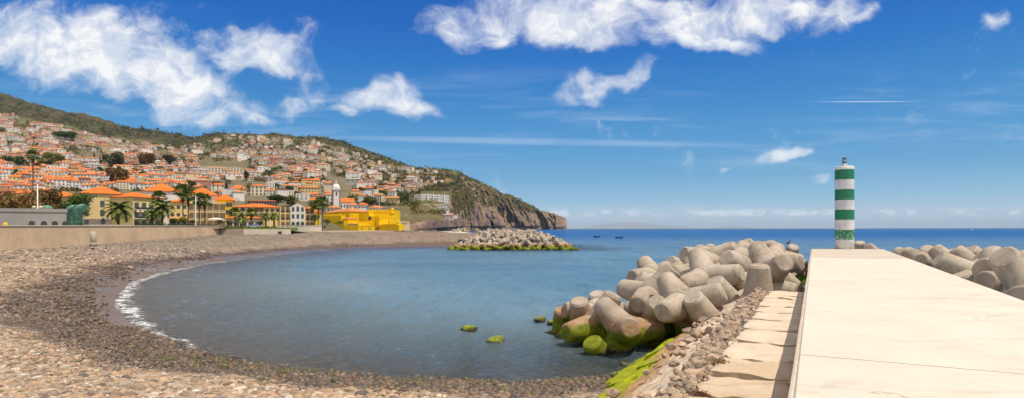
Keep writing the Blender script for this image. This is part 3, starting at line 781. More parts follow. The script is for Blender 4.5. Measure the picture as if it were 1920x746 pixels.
# ------------------------------------------------------------------ the sloping revetment
m, nt, b = newmat('slope_concrete'); p = pos_(nt); sp = N(nt, 'ShaderNodeSeparateXYZ'); nt.links.new(p, sp.inputs[0])
cc = mixc(nt, mrange(nt, noise_(nt, p, .8, 6, .6), .35, .65), (.50, .40, .29), (.62, .53, .42))
cc = mixc(nt, mrange(nt, noise_(nt, p, 5, 6, .7), .52, .7, 0, .7), cc, (.36, .255, .165))
zz_ = math_(nt, 'ADD', sp.outputs[2], math_(nt, 'MULTIPLY', math_(nt, 'SUBTRACT', noise_(nt, p, 1.3, 5, .6), .5), .35))
zz_ = math_(nt, 'SUBTRACT', zz_, mrange(nt, sp.outputs[1], 13.5, 22, .42, -.12, False))
cc = mixc(nt, mrange(nt, zz_, 1.5, 1.0), cc, mixc(nt, noise_(nt, p, 4, 5), (.30, .17, .08), (.42, .28, .15)))
moss = mixc(nt, mrange(nt, noise_(nt, p, 3.5, 6, .7), .35, .65), (.37, .40, .012), (.20, .24, .012))
cc = mixc(nt, mrange(nt, zz_, .98, .84), cc, moss)
cc = mixc(nt, mrange(nt, zz_, .10, -.1), cc, (.05, .055, .015))
setin(nt, b, 'Base Color', cc); setin(nt, b, 'Roughness', .9); setin(nt, b, 'Specular IOR Level', .2)
bump_(nt, b, math_(nt, 'ADD', noise_(nt, p, 14, 6, .7), noise_(nt, p, 3, 4)), .8, .05)
M_SLOPE = m
rev = thing('sloping_revetment', 'sloping rubble and concrete sea revetment with a bright mossy foot', 'revetment', PT(-2.08, 0, 2.30), -THETA)
SL = math.atan2(2.20, 4.22)
rows = [(-.02, .78), (.76, 1.52), (1.50, 2.24), (2.22, 2.98), (2.96, 3.72), (3.70, 5.9)]
mb = MB(); mb.box(-5.9, 0.3, -4, 27, -1.2, -.26)
base = mb.build('bed', M_SLOPE, rev); base.rotation_euler = (0, -SL, 0)
for ri, (a, c) in enumerate(rows):
    s = 2.0+random.uniform(0, 1)
    k = 0
    while s < 26.5:
        ln_ = random.uniform(3.0, 4.8)
        mb = rough_slab(-c, -a, s+.03, s+ln_-.03, .30, 200+ri*20+k, wob=.10, res=.085, hump=.05, rnd=.045, holes=int(ln_*2.6),
                        notch=())
        o = mb.build('slab', M_SLOPE, rev)
        o.rotation_euler = (0, -SL+random.uniform(-.015, .02), 0); o.location = (0, 0, .05*(1.2-ri)+random.uniform(-.02, .03))
        sharp(o, 50)
        s += ln_; k += 1
        if ri == 5: o['label'] = 'bright green mossy slab at the foot'

# ------------------------------------------------------------------ loose rocks
def rockmesh(seed, flat=.66, cuts_=15, sub=3):
    rr = random.Random(seed); V0, F0 = icos(sub)
    P = V0.copy()
    for _ in range(cuts_):
        d = Vector((rr.gauss(0, 1), rr.gauss(0, 1), rr.gauss(0, 1))).normalized(); h = rr.uniform(.52, .82)
        dn = P @ np.array(d[:]); over = np.clip(dn-h, 0, None)
        P = P-np.outer(over*.93, np.array(d[:]))
    P = P*np.array([rr.uniform(.95, 1.35), rr.uniform(.75, 1.0), flat*rr.uniform(.85, 1.15)])
    nn = np.array([fbm(v[0]*1.7, v[1]*1.7, v[2]*1.7+seed, 4) for v in P])
    P = P*(1+nn*.09)[:, None]
    me = bpy.data.meshes.new('rock'); me.from_pydata(P.tolist(), [], F0.tolist())
    me.polygons.foreach_set('use_smooth', [True]*len(F0)); me.set_sharp_from_angle(angle=R(28)); me.update()
    return me
def rockmat(name, c1, c2, c3):
    m, nt, b = newmat(name); p = pos_(nt)
    oi = nt.nodes.new('ShaderNodeObjectInfo')
    col = mixc(nt, oi.outputs['Random'], c1, c2)
    col = mixc(nt, mrange(nt, noise_(nt, p, 6, 6, .65), .45, .68), col, c3)
    setin(nt, b, 'Base Color', col); setin(nt, b, 'Roughness', .9); setin(nt, b, 'Specular IOR Level', .2)
    bump_(nt, b, noise_(nt, p, 22, 6, .7), .7, .03); return m
M_ROCK = rockmat('loose_rock', (.50, .36, .25), (.33, .265, .215), (.22, .165, .12))
ROCKS = [rockmesh(s) for s in range(8)]
for me in ROCKS: me.materials.append(M_ROCK)
def rock(name, loc, size, rotz, mesh=None, mt=None, tilt=.25):
    me = mesh or random.choice(ROCKS)
    o = bpy.data.objects.new(name, me); COL.objects.link(o); o.location = loc; o.scale = (size,)*3
    o.rotation_euler = (random.uniform(-tilt, tilt), random.uniform(-tilt, tilt), rotz)
    return o
def slope_z(d): return 2.38 if d > -2.1 else 2.38+(d+2.1)*math.tan(SL)
def dl_of(s): return -2.1-.55*min(1, max(0, (s-9)/16))
rk_spots = []
tries = 0
while len(rk_spots) < 230 and tries < 9000:
    tries += 1
    s = 6.0+20*random.random()**1.25
    dl = dl_of(s)
    d = random.uniform(dl, -1.78) if random.random() < .94 else random.uniform(dl-1.6, dl)
    r_ = random.choice([.08, .09, .11, .13, .15, .19])*random.uniform(.85, 1.15)
    if s < 9: r_ *= .9
    if all(math.hypot(d-a, s-b_) > (r_+c)*.82 for a, b_, c in rk_spots):
        rk_spots.append((d, s, r_))
# the picture's big tan and grey boulders in the rubble
for (px, py, w, lab) in [(1330, 695, 48, 'large rounded tan boulder lying in the rubble by the fifth block'), (1270, 700, 40, 'squarish tan boulder at the slope edge of the rubble'), (1255, 735, 44, 'tan cracked boulder on the slope at the bottom edge'),
                         (1352, 641, 62, 'long flat tan stone lying across the rubble band'), (1335, 660, 55, 'low grey flat stone below the long tan stone'), (1236, 704, 16, 'small grey squarish stone alone on the white slope')]:
    Y = 2.62*F/(py-HY); X = xat(px, Y); d = X*DY-Y*DX
    z = 2.38 if d > -2.3 else slope_z(d)+.12
    Y = (HC-z)*F/(py-HY); X = xat(px, Y)
    o = rock('boulder', (X, Y, z+.04), w/F*Y*.30, random.uniform(0, 6), tilt=.1); tag(o, lab, 'boulder')
    d, s = X*DY-Y*DX, X*DX+Y*DY
    rk_spots = [q for q in rk_spots if math.hypot(q[0]-d, q[1]-s) > w/F*Y*.32+q[2]*.5]
for (d, s, r_) in rk_spots:
    z = slope_z(d)+.05+r_*.18
    o = rock('rock', PT(d, s, z), r_, random.uniform(0, 6.3))
    if d < dl_of(s)-.05: tag(o, 'loose angular brown stone scattered on the concrete slope below the rubble', 'rock', 'stones scattered on the slope')
    else: tag(o, 'loose angular brown or grey rock in the rubble beside the concrete blocks', 'rock', 'rocks in the rubble band')
# gravel filling between them
gx = []; n = 2600
gs = 5.5+20.5*rng.random(n)**1.1; gd = -1.6-rng.random(n)*(.5+.5*np.clip((gs-9)/16, 0, 1))
Gp = np.array([PT(a, b_, slope_z(a)+.02)[:] for a, b_ in zip(gd, gs)])
V0, F0 = ICO1; k = len(V0); rad = np.clip(np.exp(rng.normal(math.log(.05), .4, n)), .025, .11)
Pg = V0[None]*(rad[:, None, None]*rng.uniform(.6, 1.25, (n, 1, 3)))*rng.uniform(.8, 1.2, (n, k, 1))+Gp[:, None]
tc_ = np.repeat(np.array([(.42, .30, .21), (.30, .23, .18), (.22, .18, .15), (.5, .38, .27)])[rng.integers(0, 4, n)], k, 0)
tag(npmesh('gravel', Pg.reshape(-1, 3), (F0[None]+(np.arange(n)*k)[:, None, None]).reshape(-1, 3), M_PEB, False, {'tint': tc_, 'wet': np.zeros(n*k)}), kind='stuff', label='small gravel filling the rubble band')
mb = MB(); mb.box(-2.3, -.36, -4, 26, 1.4, 2.22)
o = mb.build('gravel_bed', M_EDGE); o.rotation_euler = (0, 0, -THETA); tag(o, kind='structure')
# dry weeds
M_WEED = mat('dry_weed', (.30, .20, .10), (.17, .13, .06), 20, .9)
def tuft(px, py, z, size, n, lab, mt=M_WEED):
    Y = (HC-z)*F/(py-HY); X = xat(px, Y); mb = MB()
    for _ in range(n):
        a = random.uniform(0, 6.28); t = random.uniform(.3, 1.35); l = size*random.uniform(.5, 1.1)
        d = Vector((math.cos(a)*math.sin(t), math.sin(a)*math.sin(t), math.cos(t)*.8)); o = Vector((random.gauss(0, size*.22), random.gauss(0, size*.22), 0))
        pts = [o, o+d*l*.5+Vector((0, 0, l*.1)), o+d*l]
        w = d.cross(Vector((0, 0, 1))).normalized()*size*.035
        mb.add([pts[0]-w, pts[0]+w, pts[1]+w, pts[1]-w, pts[2]+w*.2, pts[2]-w*.2], [(0, 1, 2, 3), (3, 2, 4, 5)])
        for _k in range(3):
            q = o+d*l*random.uniform(.4, 1); e = Vector((random.gauss(0, 1), random.gauss(0, 1), random.gauss(0, 1))).normalized()*size*.14
            f_ = e.cross(d).normalized()*size*.05
            mb.add([q, q+e+f_, q+e*1.6, q+e-f_], [(0, 1, 2, 3)])
    o = mb.build('dry_weed', mt, loc=(X, Y, z)); tag(o, lab, 'weed'); return o
tuft(1350, 688, 2.42, .20, 190, 'brownish dry weed tuft growing between rubble and a cream block')
tuft(1312, 744, 2.42, .15, 130, 'rusty brown dry weed at the bottom edge beside the blocks', mat('rusty_weed', (.22, .08, .025), (.12, .06, .02), 20, .9))

# ------------------------------------------------------------------ tetrapods
TLEN = 1.68
m, nt, b = newmat('tetrapod_concrete'); p = pos_(nt); sp = N(nt, 'ShaderNodeSeparateXYZ'); nt.links.new(p, sp.inputs[0])
tcn = nt.nodes.new('ShaderNodeTexCoord'); oi = nt.nodes.new('ShaderNodeObjectInfo')
cc = mixc(nt, oi.outputs['Random'], (.365, .31, .245), (.45, .39, .32))
cc = mixc(nt, mrange(nt, noise_(nt, p, 1.3, 6, .62), .40, .68, 0, .75), cc, (.235, .185, .14))
mpv = N(nt, 'ShaderNodeMapping'); mpv.inputs['Scale'].default_value = (5, 5, .7); nt.links.new(p, mpv.inputs['Vector'])
cc = mixc(nt, mrange(nt, noise_(nt, mpv.outputs[0], 1.2, 5, .65), .54, .72, 0, .6), cc, (.165, .12, .085))
cc = mixc(nt, mrange(nt, noise_(nt, p, 9, 6, .75), .62, .74, 0, .6), cc, (.17, .14, .11))
# casting seams where the steel forms met, and the darker rings at the foot of each leg
dmin = None
for nv in ((0, 1, 0), (.577, 0, .816)):
    dt = N(nt, 'ShaderNodeVectorMath', operation='DOT_PRODUCT'); L(nt, tcn, 'Object', dt, 0); dt.inputs[1].default_value = nv
    a_ = math_(nt, 'ABSOLUTE', dt.outputs['Value']); dmin = a_ if dmin is None else math_(nt, 'MINIMUM', dmin, a_)
lno = N(nt, 'ShaderNodeVectorMath', operation='LENGTH'); L(nt, tcn, 'Object', lno, 0)
cc = mixc(nt, math_(nt, 'MULTIPLY', mrange(nt, dmin, .004, .020, .5, 0), mrange(nt, lno.outputs['Value'], TLEN-.08, TLEN-.12, 0, 1)), cc, (.15, .115, .085))
cc = mixc(nt, mrange(nt, noise_(nt, p, .45, 4), .5, .66, 0, .35), cc, (.50, .44, .365))
zz_ = math_(nt, 'ADD', sp.outputs[2], math_(nt, 'MULTIPLY', math_(nt, 'SUBTRACT', noise_(nt, p, 1.1, 7, .68), .5), 1.05))
brn = mixc(nt, mrange(nt, noise_(nt, p, 3.5, 6, .7), .38, .62), (.27, .155, .075), (.36, .25, .16))
cc = mixc(nt, mrange(nt, zz_, 1.62, 1.2), cc, brn)
mossc = mixc(nt, mrange(nt, noise_(nt, p, 2.6, 6, .7), .35, .65), (.21, .235, .010), (.095, .125, .010))
cc = mixc(nt, mrange(nt, zz_, 1.02, .82), cc, mossc)
cc = mixc(nt, mrange(nt, noise_(nt, p, 6, 7, .75), .54, .66, 0, .75), cc, mixc(nt, mrange(nt, zz_, .75, 1.15), (.035, .04, .012), cc))
cc = mixc(nt, mrange(nt, zz_, .22, -.02), cc, (.022, .02, .012))
setin(nt, b, 'Base Color', cc); setin(nt, b, 'Roughness', .88); setin(nt, b, 'Specular IOR Level', .25)
bump_(nt, b, math_(nt, 'ADD', noise_(nt, p, 16, 6, .7), math_(nt, 'MULTIPLY', noise_(nt, p, 2.5, 4), 1.0)), .5, .035)
M_TET = m
TD = [Vector((0, 0, 1)), Vector((math.sqrt(8/9), 0, -1/3)), Vector((-math.sqrt(2/9), math.sqrt(2/3), -1/3)), Vector((-math.sqrt(2/9), -math.sqrt(2/3), -1/3))]
TL = TLEN
def tet_mesh():
    obs = []
    for i, d in enumerate(TD):
        mb = MB()
        mb.lathe([(.02, -.30), (.42, -.28), (.62, -.05), (.65, .33), (.64, .38), (.612, .385), (.415, TL-.085), (.35, TL-.012), (.34, TL-.012), (.335, TL), (.01, TL+.002)], 36)
        q = Vector((0, 0, 1)).rotation_difference(d); mb.v = [tuple(q @ Vector(v)) for v in mb.v]
        obs.append(mb.build('leg_tmp', M_TET))
    a = obs[0]
    for o in obs[1:]:
        md = a.modifiers.new('u', 'BOOLEAN'); md.operation = 'UNION'; md.object = o; md.solver = 'EXACT'
    dg = bpy.context.evaluated_depsgraph_get(); dg.update()
    me = bpy.data.meshes.new_from_object(a.evaluated_get(dg)); me.name = 'tetrapod'
    for o in obs: bpy.data.objects.remove(o)
    me.materials.clear(); me.materials.append(M_TET)
    me.polygons.foreach_set('use_smooth', [True]*len(me.polygons)); me.set_sharp_from_angle(angle=R(20)); me.update()
    return me
ME_TET = tet_mesh()
def tet_obj(loc, q, label, group, scale=1.0):
    o = bpy.data.objects.new('tetrapod', ME_TET); COL.objects.link(o)
    o.location = loc; o.rotation_mode = 'QUATERNION'; o.rotation_quaternion = q; o.scale = (scale,)*3
    return tag(o, label, 'tetrapod', group)
def randq():
    q = Quaternion([random.gauss(0, 1) for _ in range(4)]); q.normalize(); return q
def proj(v): return CX+F*v.x/v.y, HY-F*(v.z-HC)/v.y
def ceil_y(px):
    return float(np.interp(px, [1020,1040,1060,1100,1150,1172,1210,1245,1262,1300,1350,1400,1460,1515,1530, 1600,1640,1680,1740,1790,1860,1930,2000], [600,577,572,548,533,486,482,490,470,464,457,452,450,462,466, 452,460,469,464,459,468,466,466]))
def over(C, q):
    e = 0
    for t in TD:
        p = C+(q @ t)*TL; x, y = proj(p); rad = .36*F/p.y*.55
        e += max(0, ceil_y(x)-(y-rad))
    return e
def orient(d1, d2=None, seed=0, C=None):
    q0 = Vector((0, 0, 1)).rotation_difference(d1.normalized())
    best = None
    for k in range(72):
        q = Quaternion(d1.normalized(), k*math.pi/36) @ q0
        if d2 is not None: sc = max((q @ t).dot(d2.normalized()) for t in TD[1:])
        else:       # the other three legs go down and away, into the heap
            g = Vector((0, -.45, 1)); g.normalize()
            sc = -max((q @ t).dot(g) for t in TD[1:])
        if C is not None: sc -= over(C, q)*.045
        if best is None or sc > best[0]: best = (sc, q)
    return best[1]
GP = 'tetrapods heaped on the bay side of the pier'
def hero(c, a1, a2, label, group=GP):
    C = at(*c); d1 = at(*a1)-C
    d2 = at(*a2)-C if a2 else None
    q = orient(d1, d2, c[0], C)
    for _ in range(12):
        if over(C, q) < 5: break
        C = C-Vector((0, 0, .12)); q = orient(at(*a1)-C if _ < 4 else d1, d2, c[0], C)
    # nothing may lie over the walkway
    for _ in range(40):
        bad = 0
        for t in TD:
            for f_, rr_ in ((1, .38), (.4, .62)):
                p = C+(q @ t)*TL*f_; d, s = p.x*DY-p.y*DX, p.x*DX+p.y*DY
                if s < 57:
                    if C.x*DY-C.y*DX > 2: bad = max(bad, pr(s)+rr_-d)
                    elif p.z+rr_ > 2.0: bad = min(bad, pl(s)-.14-rr_-d)
        if abs(bad) < .02: break
        C = C+PT(bad*.6, 0)
    return tet_obj(C, q, label, group)
HERO = [
 ((1421,570,24.6), (1424,484,24.3), (1372,585,24.4), 'grey tetrapod with one leg standing straight up beside the last block'),
 ((1464,514,26.8), (1499,490,25.0), (1440,480,28), 'tetrapod against the pier edge with a round cap facing the eye'),
 ((1397,508,28.0), (1350,474,26.8), (1440,520,28.6), 'grey tetrapod leaning up left behind the one standing upright'),
 ((1327,490,31.0), (1273,473,30.2), (1372,482,32), 'tetrapod with a leg pointing left against the open sea'),
 ((1306,517,29.5), (1257,512,28.6), (1298,478,29.9), 'tetrapod in the middle of the heap, round end left and one leg raised'),
 ((1325,524,27.0), (1261,540,26.0), (1378,520,28), 'tetrapod with a long level leg pointing left across the heap'),
 ((1375,580,25.5), (1331,516,25.0), (1420,600,26.3), 'tetrapod with a broad plain leg leaning left above the slope'),
 ((1332,612,23.6), (1291,546,22.9), (1380,622,24.2), 'tetrapod with a wide tapered leg leaning left over the revetment'),
 ((1283,572,24.2), (1236,588,22.9), (1222,530,24.6), 'big tetrapod facing the eye with round end and one leg raised left'),
 ((1218,556,26.6), (1192,574,25.0), (1144,551,26.6), 'tetrapod with round end facing the eye and a leg level to the left'),
 ((1226,523,30.5), (1178,519,29.4), (1205,486,31.2), 'tetrapod at the left top of the heap with one leg upright'),
 ((1258,535,29.0), (1202,527,28.2), (1232,500,30.2), 'tetrapod second from the left top of the heap with a leg pointing left'),
 ((1118,595,27.5), (1166,583,26.4), (1100,600,29.2), 'brown stained tetrapod with a round end facing right'),
 ((1058,634,28.0), (1055,580,27.5), (1032,618,28.6), 'mossy tetrapod with a dark upright leg farthest left in the water'),
 ((1116,613,25.6), (1046,627,24.4), (1150,600,27.2), 'bright mossy tetrapod with a thick leg pointing left over the water'),
 ((1172,622,24.1), (1258,617,24.7), (1152,617,22.5), 'brown tetrapod lying along the mossy slab with green underside'),
 ((1140,692,24.0), (1114,650,23.4), None, 'mossy tetrapod leg tip breaking the water below the brown tetrapod'),
 ((1115,580,34.0), (1079,553,33.4), (1095,600,35), 'small mossy tetrapod leg at the back of the waterline'),
 ((1100,592,31.0), (1078,562,30.6), (1090,610,32), 'brown tetrapod leg tip behind the dark upright mossy one'),
 ((1094,620,26.9), (1086,572,26.3), None, 'brown and green tetrapod leg rising between the dark upright one and others'),
 ((1130,598,28.8), (1120,556,28.4), None, 'pale stained tetrapod leg rising just behind the brown one facing right'),
 ((1228,606,25.4), (1204,592,26.0), (1270,600,26), 'shaded brown tetrapod under the big one facing the eye'),
]
for h in HERO: hero(*h)
BACK = [((1377,492,36),(1362,459,35.5)), ((1422,484,38),(1400,457,37.5)), ((1440,488,37),(1443,461,37)), ((1476,492,36),(1461,455,36)), ((1492,495,33),(1471,473,31.3)),
 ((1502,484,39),(1492,461,38)), ((1388,492,34),(1350,470,33.4)), ((1347,492,35),(1322,474,34)), ((1362,507,31.5),(1330,493,30.5)), ((1292,517,33.5),(1262,495,33)),
 ((1430,505,30),(1405,475,31)), ((1507,494,32),(1514,470,33)), ((1352,507,29.5),(1369,521,27.8)), ((1402,527,29),(1383,531,27.2)), ((1440,540,27),(1475,545,26.4)), ((1340,556,27.5),(1300,560,26.5)),
 ((1455,488,42),(1430,464,41)), ((1500,486,45),(1510,462,44)), ((1410,490,43),(1385,466,42.5)), ((1250,560,27.5),(1262,592,26.5))]
for c, a in BACK:
    hero(c, a, None, 'grey tetrapod at the back of the heap beside the pier, partly hidden', 'back tetrapods of the near heap')
# the ones underneath that carry them
for k in range(34):
    s = random.uniform(27.5, 54); d = random.uniform(-8.2, -1.6)
    z = 2.5+(d+1.2)*.42-1.75
    if s > 46: z -= .2
    C = PT(d, s, z); q = min((randq() for _ in range(24)), key=lambda q: over(C, q))
    tet_obj(C, q, 'grey tetrapod deep in the heap, mostly covered by others', 'lower tetrapods of the near heap')
GR = 'tetrapods on the open sea side of the pier'
RIGHT = [((1613,482,52),(1612,454,51.5),'tetrapod leg tip standing just right of the beacon'), ((1642,482,50),(1626,463,49),'small tetrapod tip second to the right of the beacon'),
 ((1676,494,41),(1668,474,40),'rounded tetrapod tip third to the right of the beacon'), ((1728,496,36),(1698,480,34),'tetrapod with a level leg along the far pier edge'),
 ((1744,496,37),(1738,467,36.4),'round topped tetrapod against the sea right of the level leg'), ((1795,488,33),(1769,464,33.5),'tetrapod with a slanting top against the sea, seaward side'),
 ((1798,522,26.5),(1740,490,26.8),'large smooth tetrapod leg leaning left over the right pier edge'), ((1838,520,28.5),(1797,478,29),'tan tetrapod leg behind the large one at the right pier edge'),
 ((1855,494,30),(1834,468,30),'dark sided tetrapod tip against the sea at right'), ((1892,496,28),(1857,473,28),'tetrapod with a broad flat leg near the right border'),
 ((1912,512,24),(1878,487,24.5),'tetrapod with a curved pale leg near the right border'), ((1900,526,20.5),(1852,508,20),'tetrapod with a flat topped leg above the big round end'),
 ((1905,548,20.2),(1840,528,19.6),'tetrapod with a big round end facing the pier at right'), ((1940,538,18),(1912,512,17.8),'tetrapod with a squared leg cut by the right border'),
 ((1948,580,16.2),(1892,562,15.4),'tetrapod with a round end nearest the eye at right border'), ((1932,494,27),(1905,470,27),'sloping tetrapod tip against the sea at the right border')]
for c, a, lab in RIGHT: hero(c, a, None, lab, GR)
for k in range(30):
    s = random.uniform(9, 54); d = pr(s)+random.uniform(1.6, 8.5)
    C = PT(d, s, 1.6-(d-6)*.16); q = min((randq() for _ in range(24)), key=lambda q: over(C, q))
    tet_obj(C, q, 'grey tetrapod low in the heap on the seaward side of the pier', 'lower tetrapods on the seaward side')
for k in range(8):
    tet_obj(PT(random.uniform(-3, 6), random.uniform(57.5, 60), .7), randq(), 'grey tetrapod off the pier head behind the beacon', 'tetrapods off the pier head')
# far breakwater
def bw_h(X, Y):
    front = np.interp(Y, [137.5, 142, 146, 150, 165], [-.35, 1.7, 3.0, 3.3, 3.3])
    side = np.interp(X, [-14.5, -11, -6, 5, 9, 13.5, 16], [-.6, .9, 3.3, 3.3, 2.2, .0, -1.2])
    return min(front, side)
nbw = 0
for j, Y in enumerate(np.arange(138.4, 157, 2.05)):
    for i, X in enumerate(np.arange(-14.2, 15.4, 2.0)):
        x = X+random.uniform(-.5, .5)+(j % 2)*1.0; y = Y+random.uniform(-.5, .5)
        hgt = bw_h(x, y)
        if hgt < -1.0: continue
        if hgt < .5: lab, g_ = 'mossy green tetrapod at the waterline of the far breakwater', 'mossy tetrapods of the far breakwater'
        elif hgt < 1.9: lab, g_ = 'brown stained tetrapod low on the far breakwater above the mossy row', 'stained tetrapods of the far breakwater'
        else: lab, g_ = 'pale grey tetrapod high on the far breakwater', 'pale tetrapods of the far breakwater'
        tet_obj((x, y, hgt), randq(), lab, g_); nbw += 1
for k in range(11):
    px = 893+k*9.5+random.uniform(-3, 3); Y = random.uniform(172, 200)
    tet_obj((xat(px, Y), Y, 3.2+random.uniform(-.2, .4)), randq(), 'small pale tetrapod on the far side of the breakwater spit', 'tetrapods behind the far breakwater')
for px in (856, 864, 871):
    tet_obj((xat(px, 205), 205+random.uniform(-2, 2), 4.0), randq(), 'pale tetrapod on the beach crest left of the breakwater', 'tetrapods on the beach crest')
mb = MB()
for X in np.arange(-12, 11, 1.0): pass
prof_ = [(-11, 141), (8, 142), (9, 150), (4, 175), (-18, 190), (-14, 160)]
mb.prism(prof_, -4, 1.9); tag(mb.build('breakwater_core', mat('breakwater_core', (.10, .085, .07), (.05, .045, .035), 1, .95)), kind='structure')

# mossy boulders standing in the shallows
M_MOSS = mat('boulder_moss', (.17, .19, .012), (.07, .07, .015), 3.0, .9, .6, 14)
m, nt, b = newmat('mossy_boulder'); p = pos_(nt); sp = N(nt, 'ShaderNodeSeparateXYZ'); nt.links.new(p, sp.inputs[0])
zz_ = math_(nt, 'ADD', sp.outputs[2], math_(nt, 'MULTIPLY', math_(nt, 'SUBTRACT', noise_(nt, p, 4, 5), .5), .35))
cc = mixc(nt, mrange(nt, zz_, .08, .24), (.045, .035, .018), mixc(nt, mrange(nt, noise_(nt, p, 5, 5), .4, .6), (.22, .26, .012), (.13, .15, .012)))
setin(nt, b, 'Base Color', cc); setin(nt, b, 'Roughness', .8); bump_(nt, b, noise_(nt, p, 18, 6, .7), .6, .04)
M_MB = m
MBM = rockmesh(77, .55, 4); MBM.materials.append(M_MB)
for px, py, w, lab in [(932, 638, 34, 'round mossy boulder alone in the shallow bay, the larger one'), (880, 615, 25, 'flat mossy boulder in the bay behind the larger round one'), (1013, 597, 20, 'small mossy boulder in the water left of the tetrapods'),
                       (1032, 603, 16, 'mossy stone at the water just left of the dark upright tetrapod'), (1193, 641, 26, 'mossy boulder wedged between brown tetrapod and mossy slab'), (1172, 655, 24, 'dark wet boulder at the water edge under the brown tetrapod'),
                       (1150, 655, 18, 'small dark stone in the water by the mossy leg tip'), (1168, 683, 16, 'mossy stone at the foot of the mossy slab'), (1152, 702, 14, 'small mossy stone where the cobbles meet the mossy slab')]:
    Y = HC*F/(py+4-HY); o = rock('mossy_boulder', (xat(px, Y), Y, .08), w/F*Y*.60, random.uniform(0, 6), MBM, tilt=.12); tag(o, lab, 'boulder')
for px, py, w, lab in [(243, 508, 17, 'lone dark stone on the wet sand by the foam'), (125, 513, 16, 'pale stone at the top of the wet shingle, left of the bay'), (115, 512, 11, 'smaller pale stone beside another on the upper shingle'), (210, 481, 14, 'dark flat stone on the upper beach'),
                       (200, 486, 12, 'dark small stone in front of the flat one, upper beach')]:
    z = 1.0; Y = (HC-z)*F/(py-HY); X = xat(px, Y); z = float(beach_z(X, Y)); Y = (HC-z)*F/(py-HY); X = xat(px, Y); z = float(beach_z(X, Y))
    o = rock('stone', (X, Y, z+.06), w/F*Y*.45, random.uniform(0, 6)); tag(o, lab, 'stone')
# ------------------------------------------------------------------ the town
def wallmat(name, c, dirt=.5):
    return mat(name, c, tuple(k*(1-.28*dirt) for k in c), .35, .88, .2, 6, lo=.35, hi=.75, spec=.15)
M_YEL = wallmat('cream_yellow_render', (.72, .56, .27)); M_YEL2 = wallmat('yellow_render', (.76, .59, .26))
M_BYEL = wallmat('bright_yellow_render', (.80, .56, .03), .3); M_FORT = wallmat('fort_yellow_render', (.80, .53, .008), .45)
M_WHT = wallmat('white_render', (.80, .765, .70)); M_CRM = wallmat('cream_render', (.74, .63, .47)); M_PINK = wallmat('pink_render', (.58, .30, .24))
M_GRY = wallmat('grey_render', (.33, .31, .30)); M_STONE = wallmat('grey_base_stone', (.26, .22, .18)); M_OCH = wallmat('ochre_render', (.52, .33, .13))
M_SEAW = concrete('seawall_concrete', (.60, .445, .29), (.50, .365, .235), (.36, .25, .155), scale=.25, stain=.7, bump=.6)
M_SEAW2 = concrete('pale_wall_concrete', (.52, .46, .38), (.58, .52, .43), (.36, .30, .24), scale=.25, stain=.6, bump=.4)
M_SEAW3 = concrete('darker_wall_concrete', (.34, .27, .21), (.40, .32, .25), (.24, .19, .15), scale=.25, stain=.7, bump=.5)  # darker concrete tone for the grassy wall and the post footing
def roofmat(name, c, c2):
    m, nt, b = newmat(name); p = pos_(nt); tc = nt.nodes.new('ShaderNodeTexCoord')
    wv = N(nt, 'ShaderNodeTexWave', i_Scale=3.2, i_Distortion=.4); wv.bands_direction = 'DIAGONAL'; L(nt, tc, 'Object', wv, 'Vector')
    col = mixc(nt, mrange(nt, noise_(nt, p, .8, 5, .6), .35, .65), c, c2)
    col = mixc(nt, mrange(nt, wv.outputs['Fac'], .1, .5, .18, 0), col, tuple(k*.5 for k in c2))
    setin(nt, b, 'Base Color', col); setin(nt, b, 'Roughness', .85); setin(nt, b, 'Specular IOR Level', .15)
    bump_(nt, b, wv.outputs['Fac'], .4, .06); return m
M_ROOF = roofmat('orange_roof_tiles', (.72, .19, .035), (.60, .145, .03)); M_ROOF2 = roofmat('salmon_roof_tiles', (.58, .235, .085), (.47, .185, .075))
M_ROOF3 = roofmat('brown_roof_tiles', (.36, .125, .055), (.27, .10, .05)); M_FLAT = mat('flat_roof', (.34, .30, .27), (.26, .23, .21), .5, .9)
M_WIN = mat('window_glass', (.07, .08, .09), None, rough=.15, spec=.6); M_SHUT = mat('green_shutter', (.035, .07, .045), None, rough=.6)
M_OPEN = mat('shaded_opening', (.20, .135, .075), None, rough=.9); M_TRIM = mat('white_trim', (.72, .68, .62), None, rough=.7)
M_RAIL = mat('dark_railing', (.05, .05, .055), None, rough=.5)
def unit(name, mt):
    mb = MB(); mb.box(-.5, .5, -.5, .5, -.5, .5); me = bpy.data.meshes.new(name); me.from_pydata(mb.v, [], mb.f); me.materials.append(mt); return me
U_WIN, U_SHUT, U_OPEN, U_TRIM, U_RAIL = unit('window', M_WIN), unit('shutter', M_SHUT), unit('opening', M_OPEN), unit('frame', M_TRIM), unit('railing', M_RAIL)
def ubox(name, me, parent, x0, x1, y0, y1, z0, z1):
    o = bpy.data.objects.new(name, me); COL.objects.link(o); o.parent = parent
    o.location = ((x0+x1)/2, (y0+y1)/2, (z0+z1)/2); o.scale = (x1-x0, y1-y0, z1-z0); return o
def window(par, x, z, w, h, y=0.0, name='window', me=None, frame=False):
    o = ubox(name, me or U_WIN, par, x-w/2, x+w/2, y-.05, y+.12, z, z+h)
    if frame:
        f = ubox('frame', U_TRIM, o, -.5-.12/w, .5+.12/w, -.35, .2, -.5-.12/h, -.5)
    return o
def arch_pts(x, z, w, h, n=8):
    r_ = w/2; pts = [(x-r_, z), (x+r_, z)]
    for k in range(n+1):
        t = math.pi*k/n; pts.append((x+r_*math.cos(t), z+h-r_+r_*math.sin(t)))
    return pts
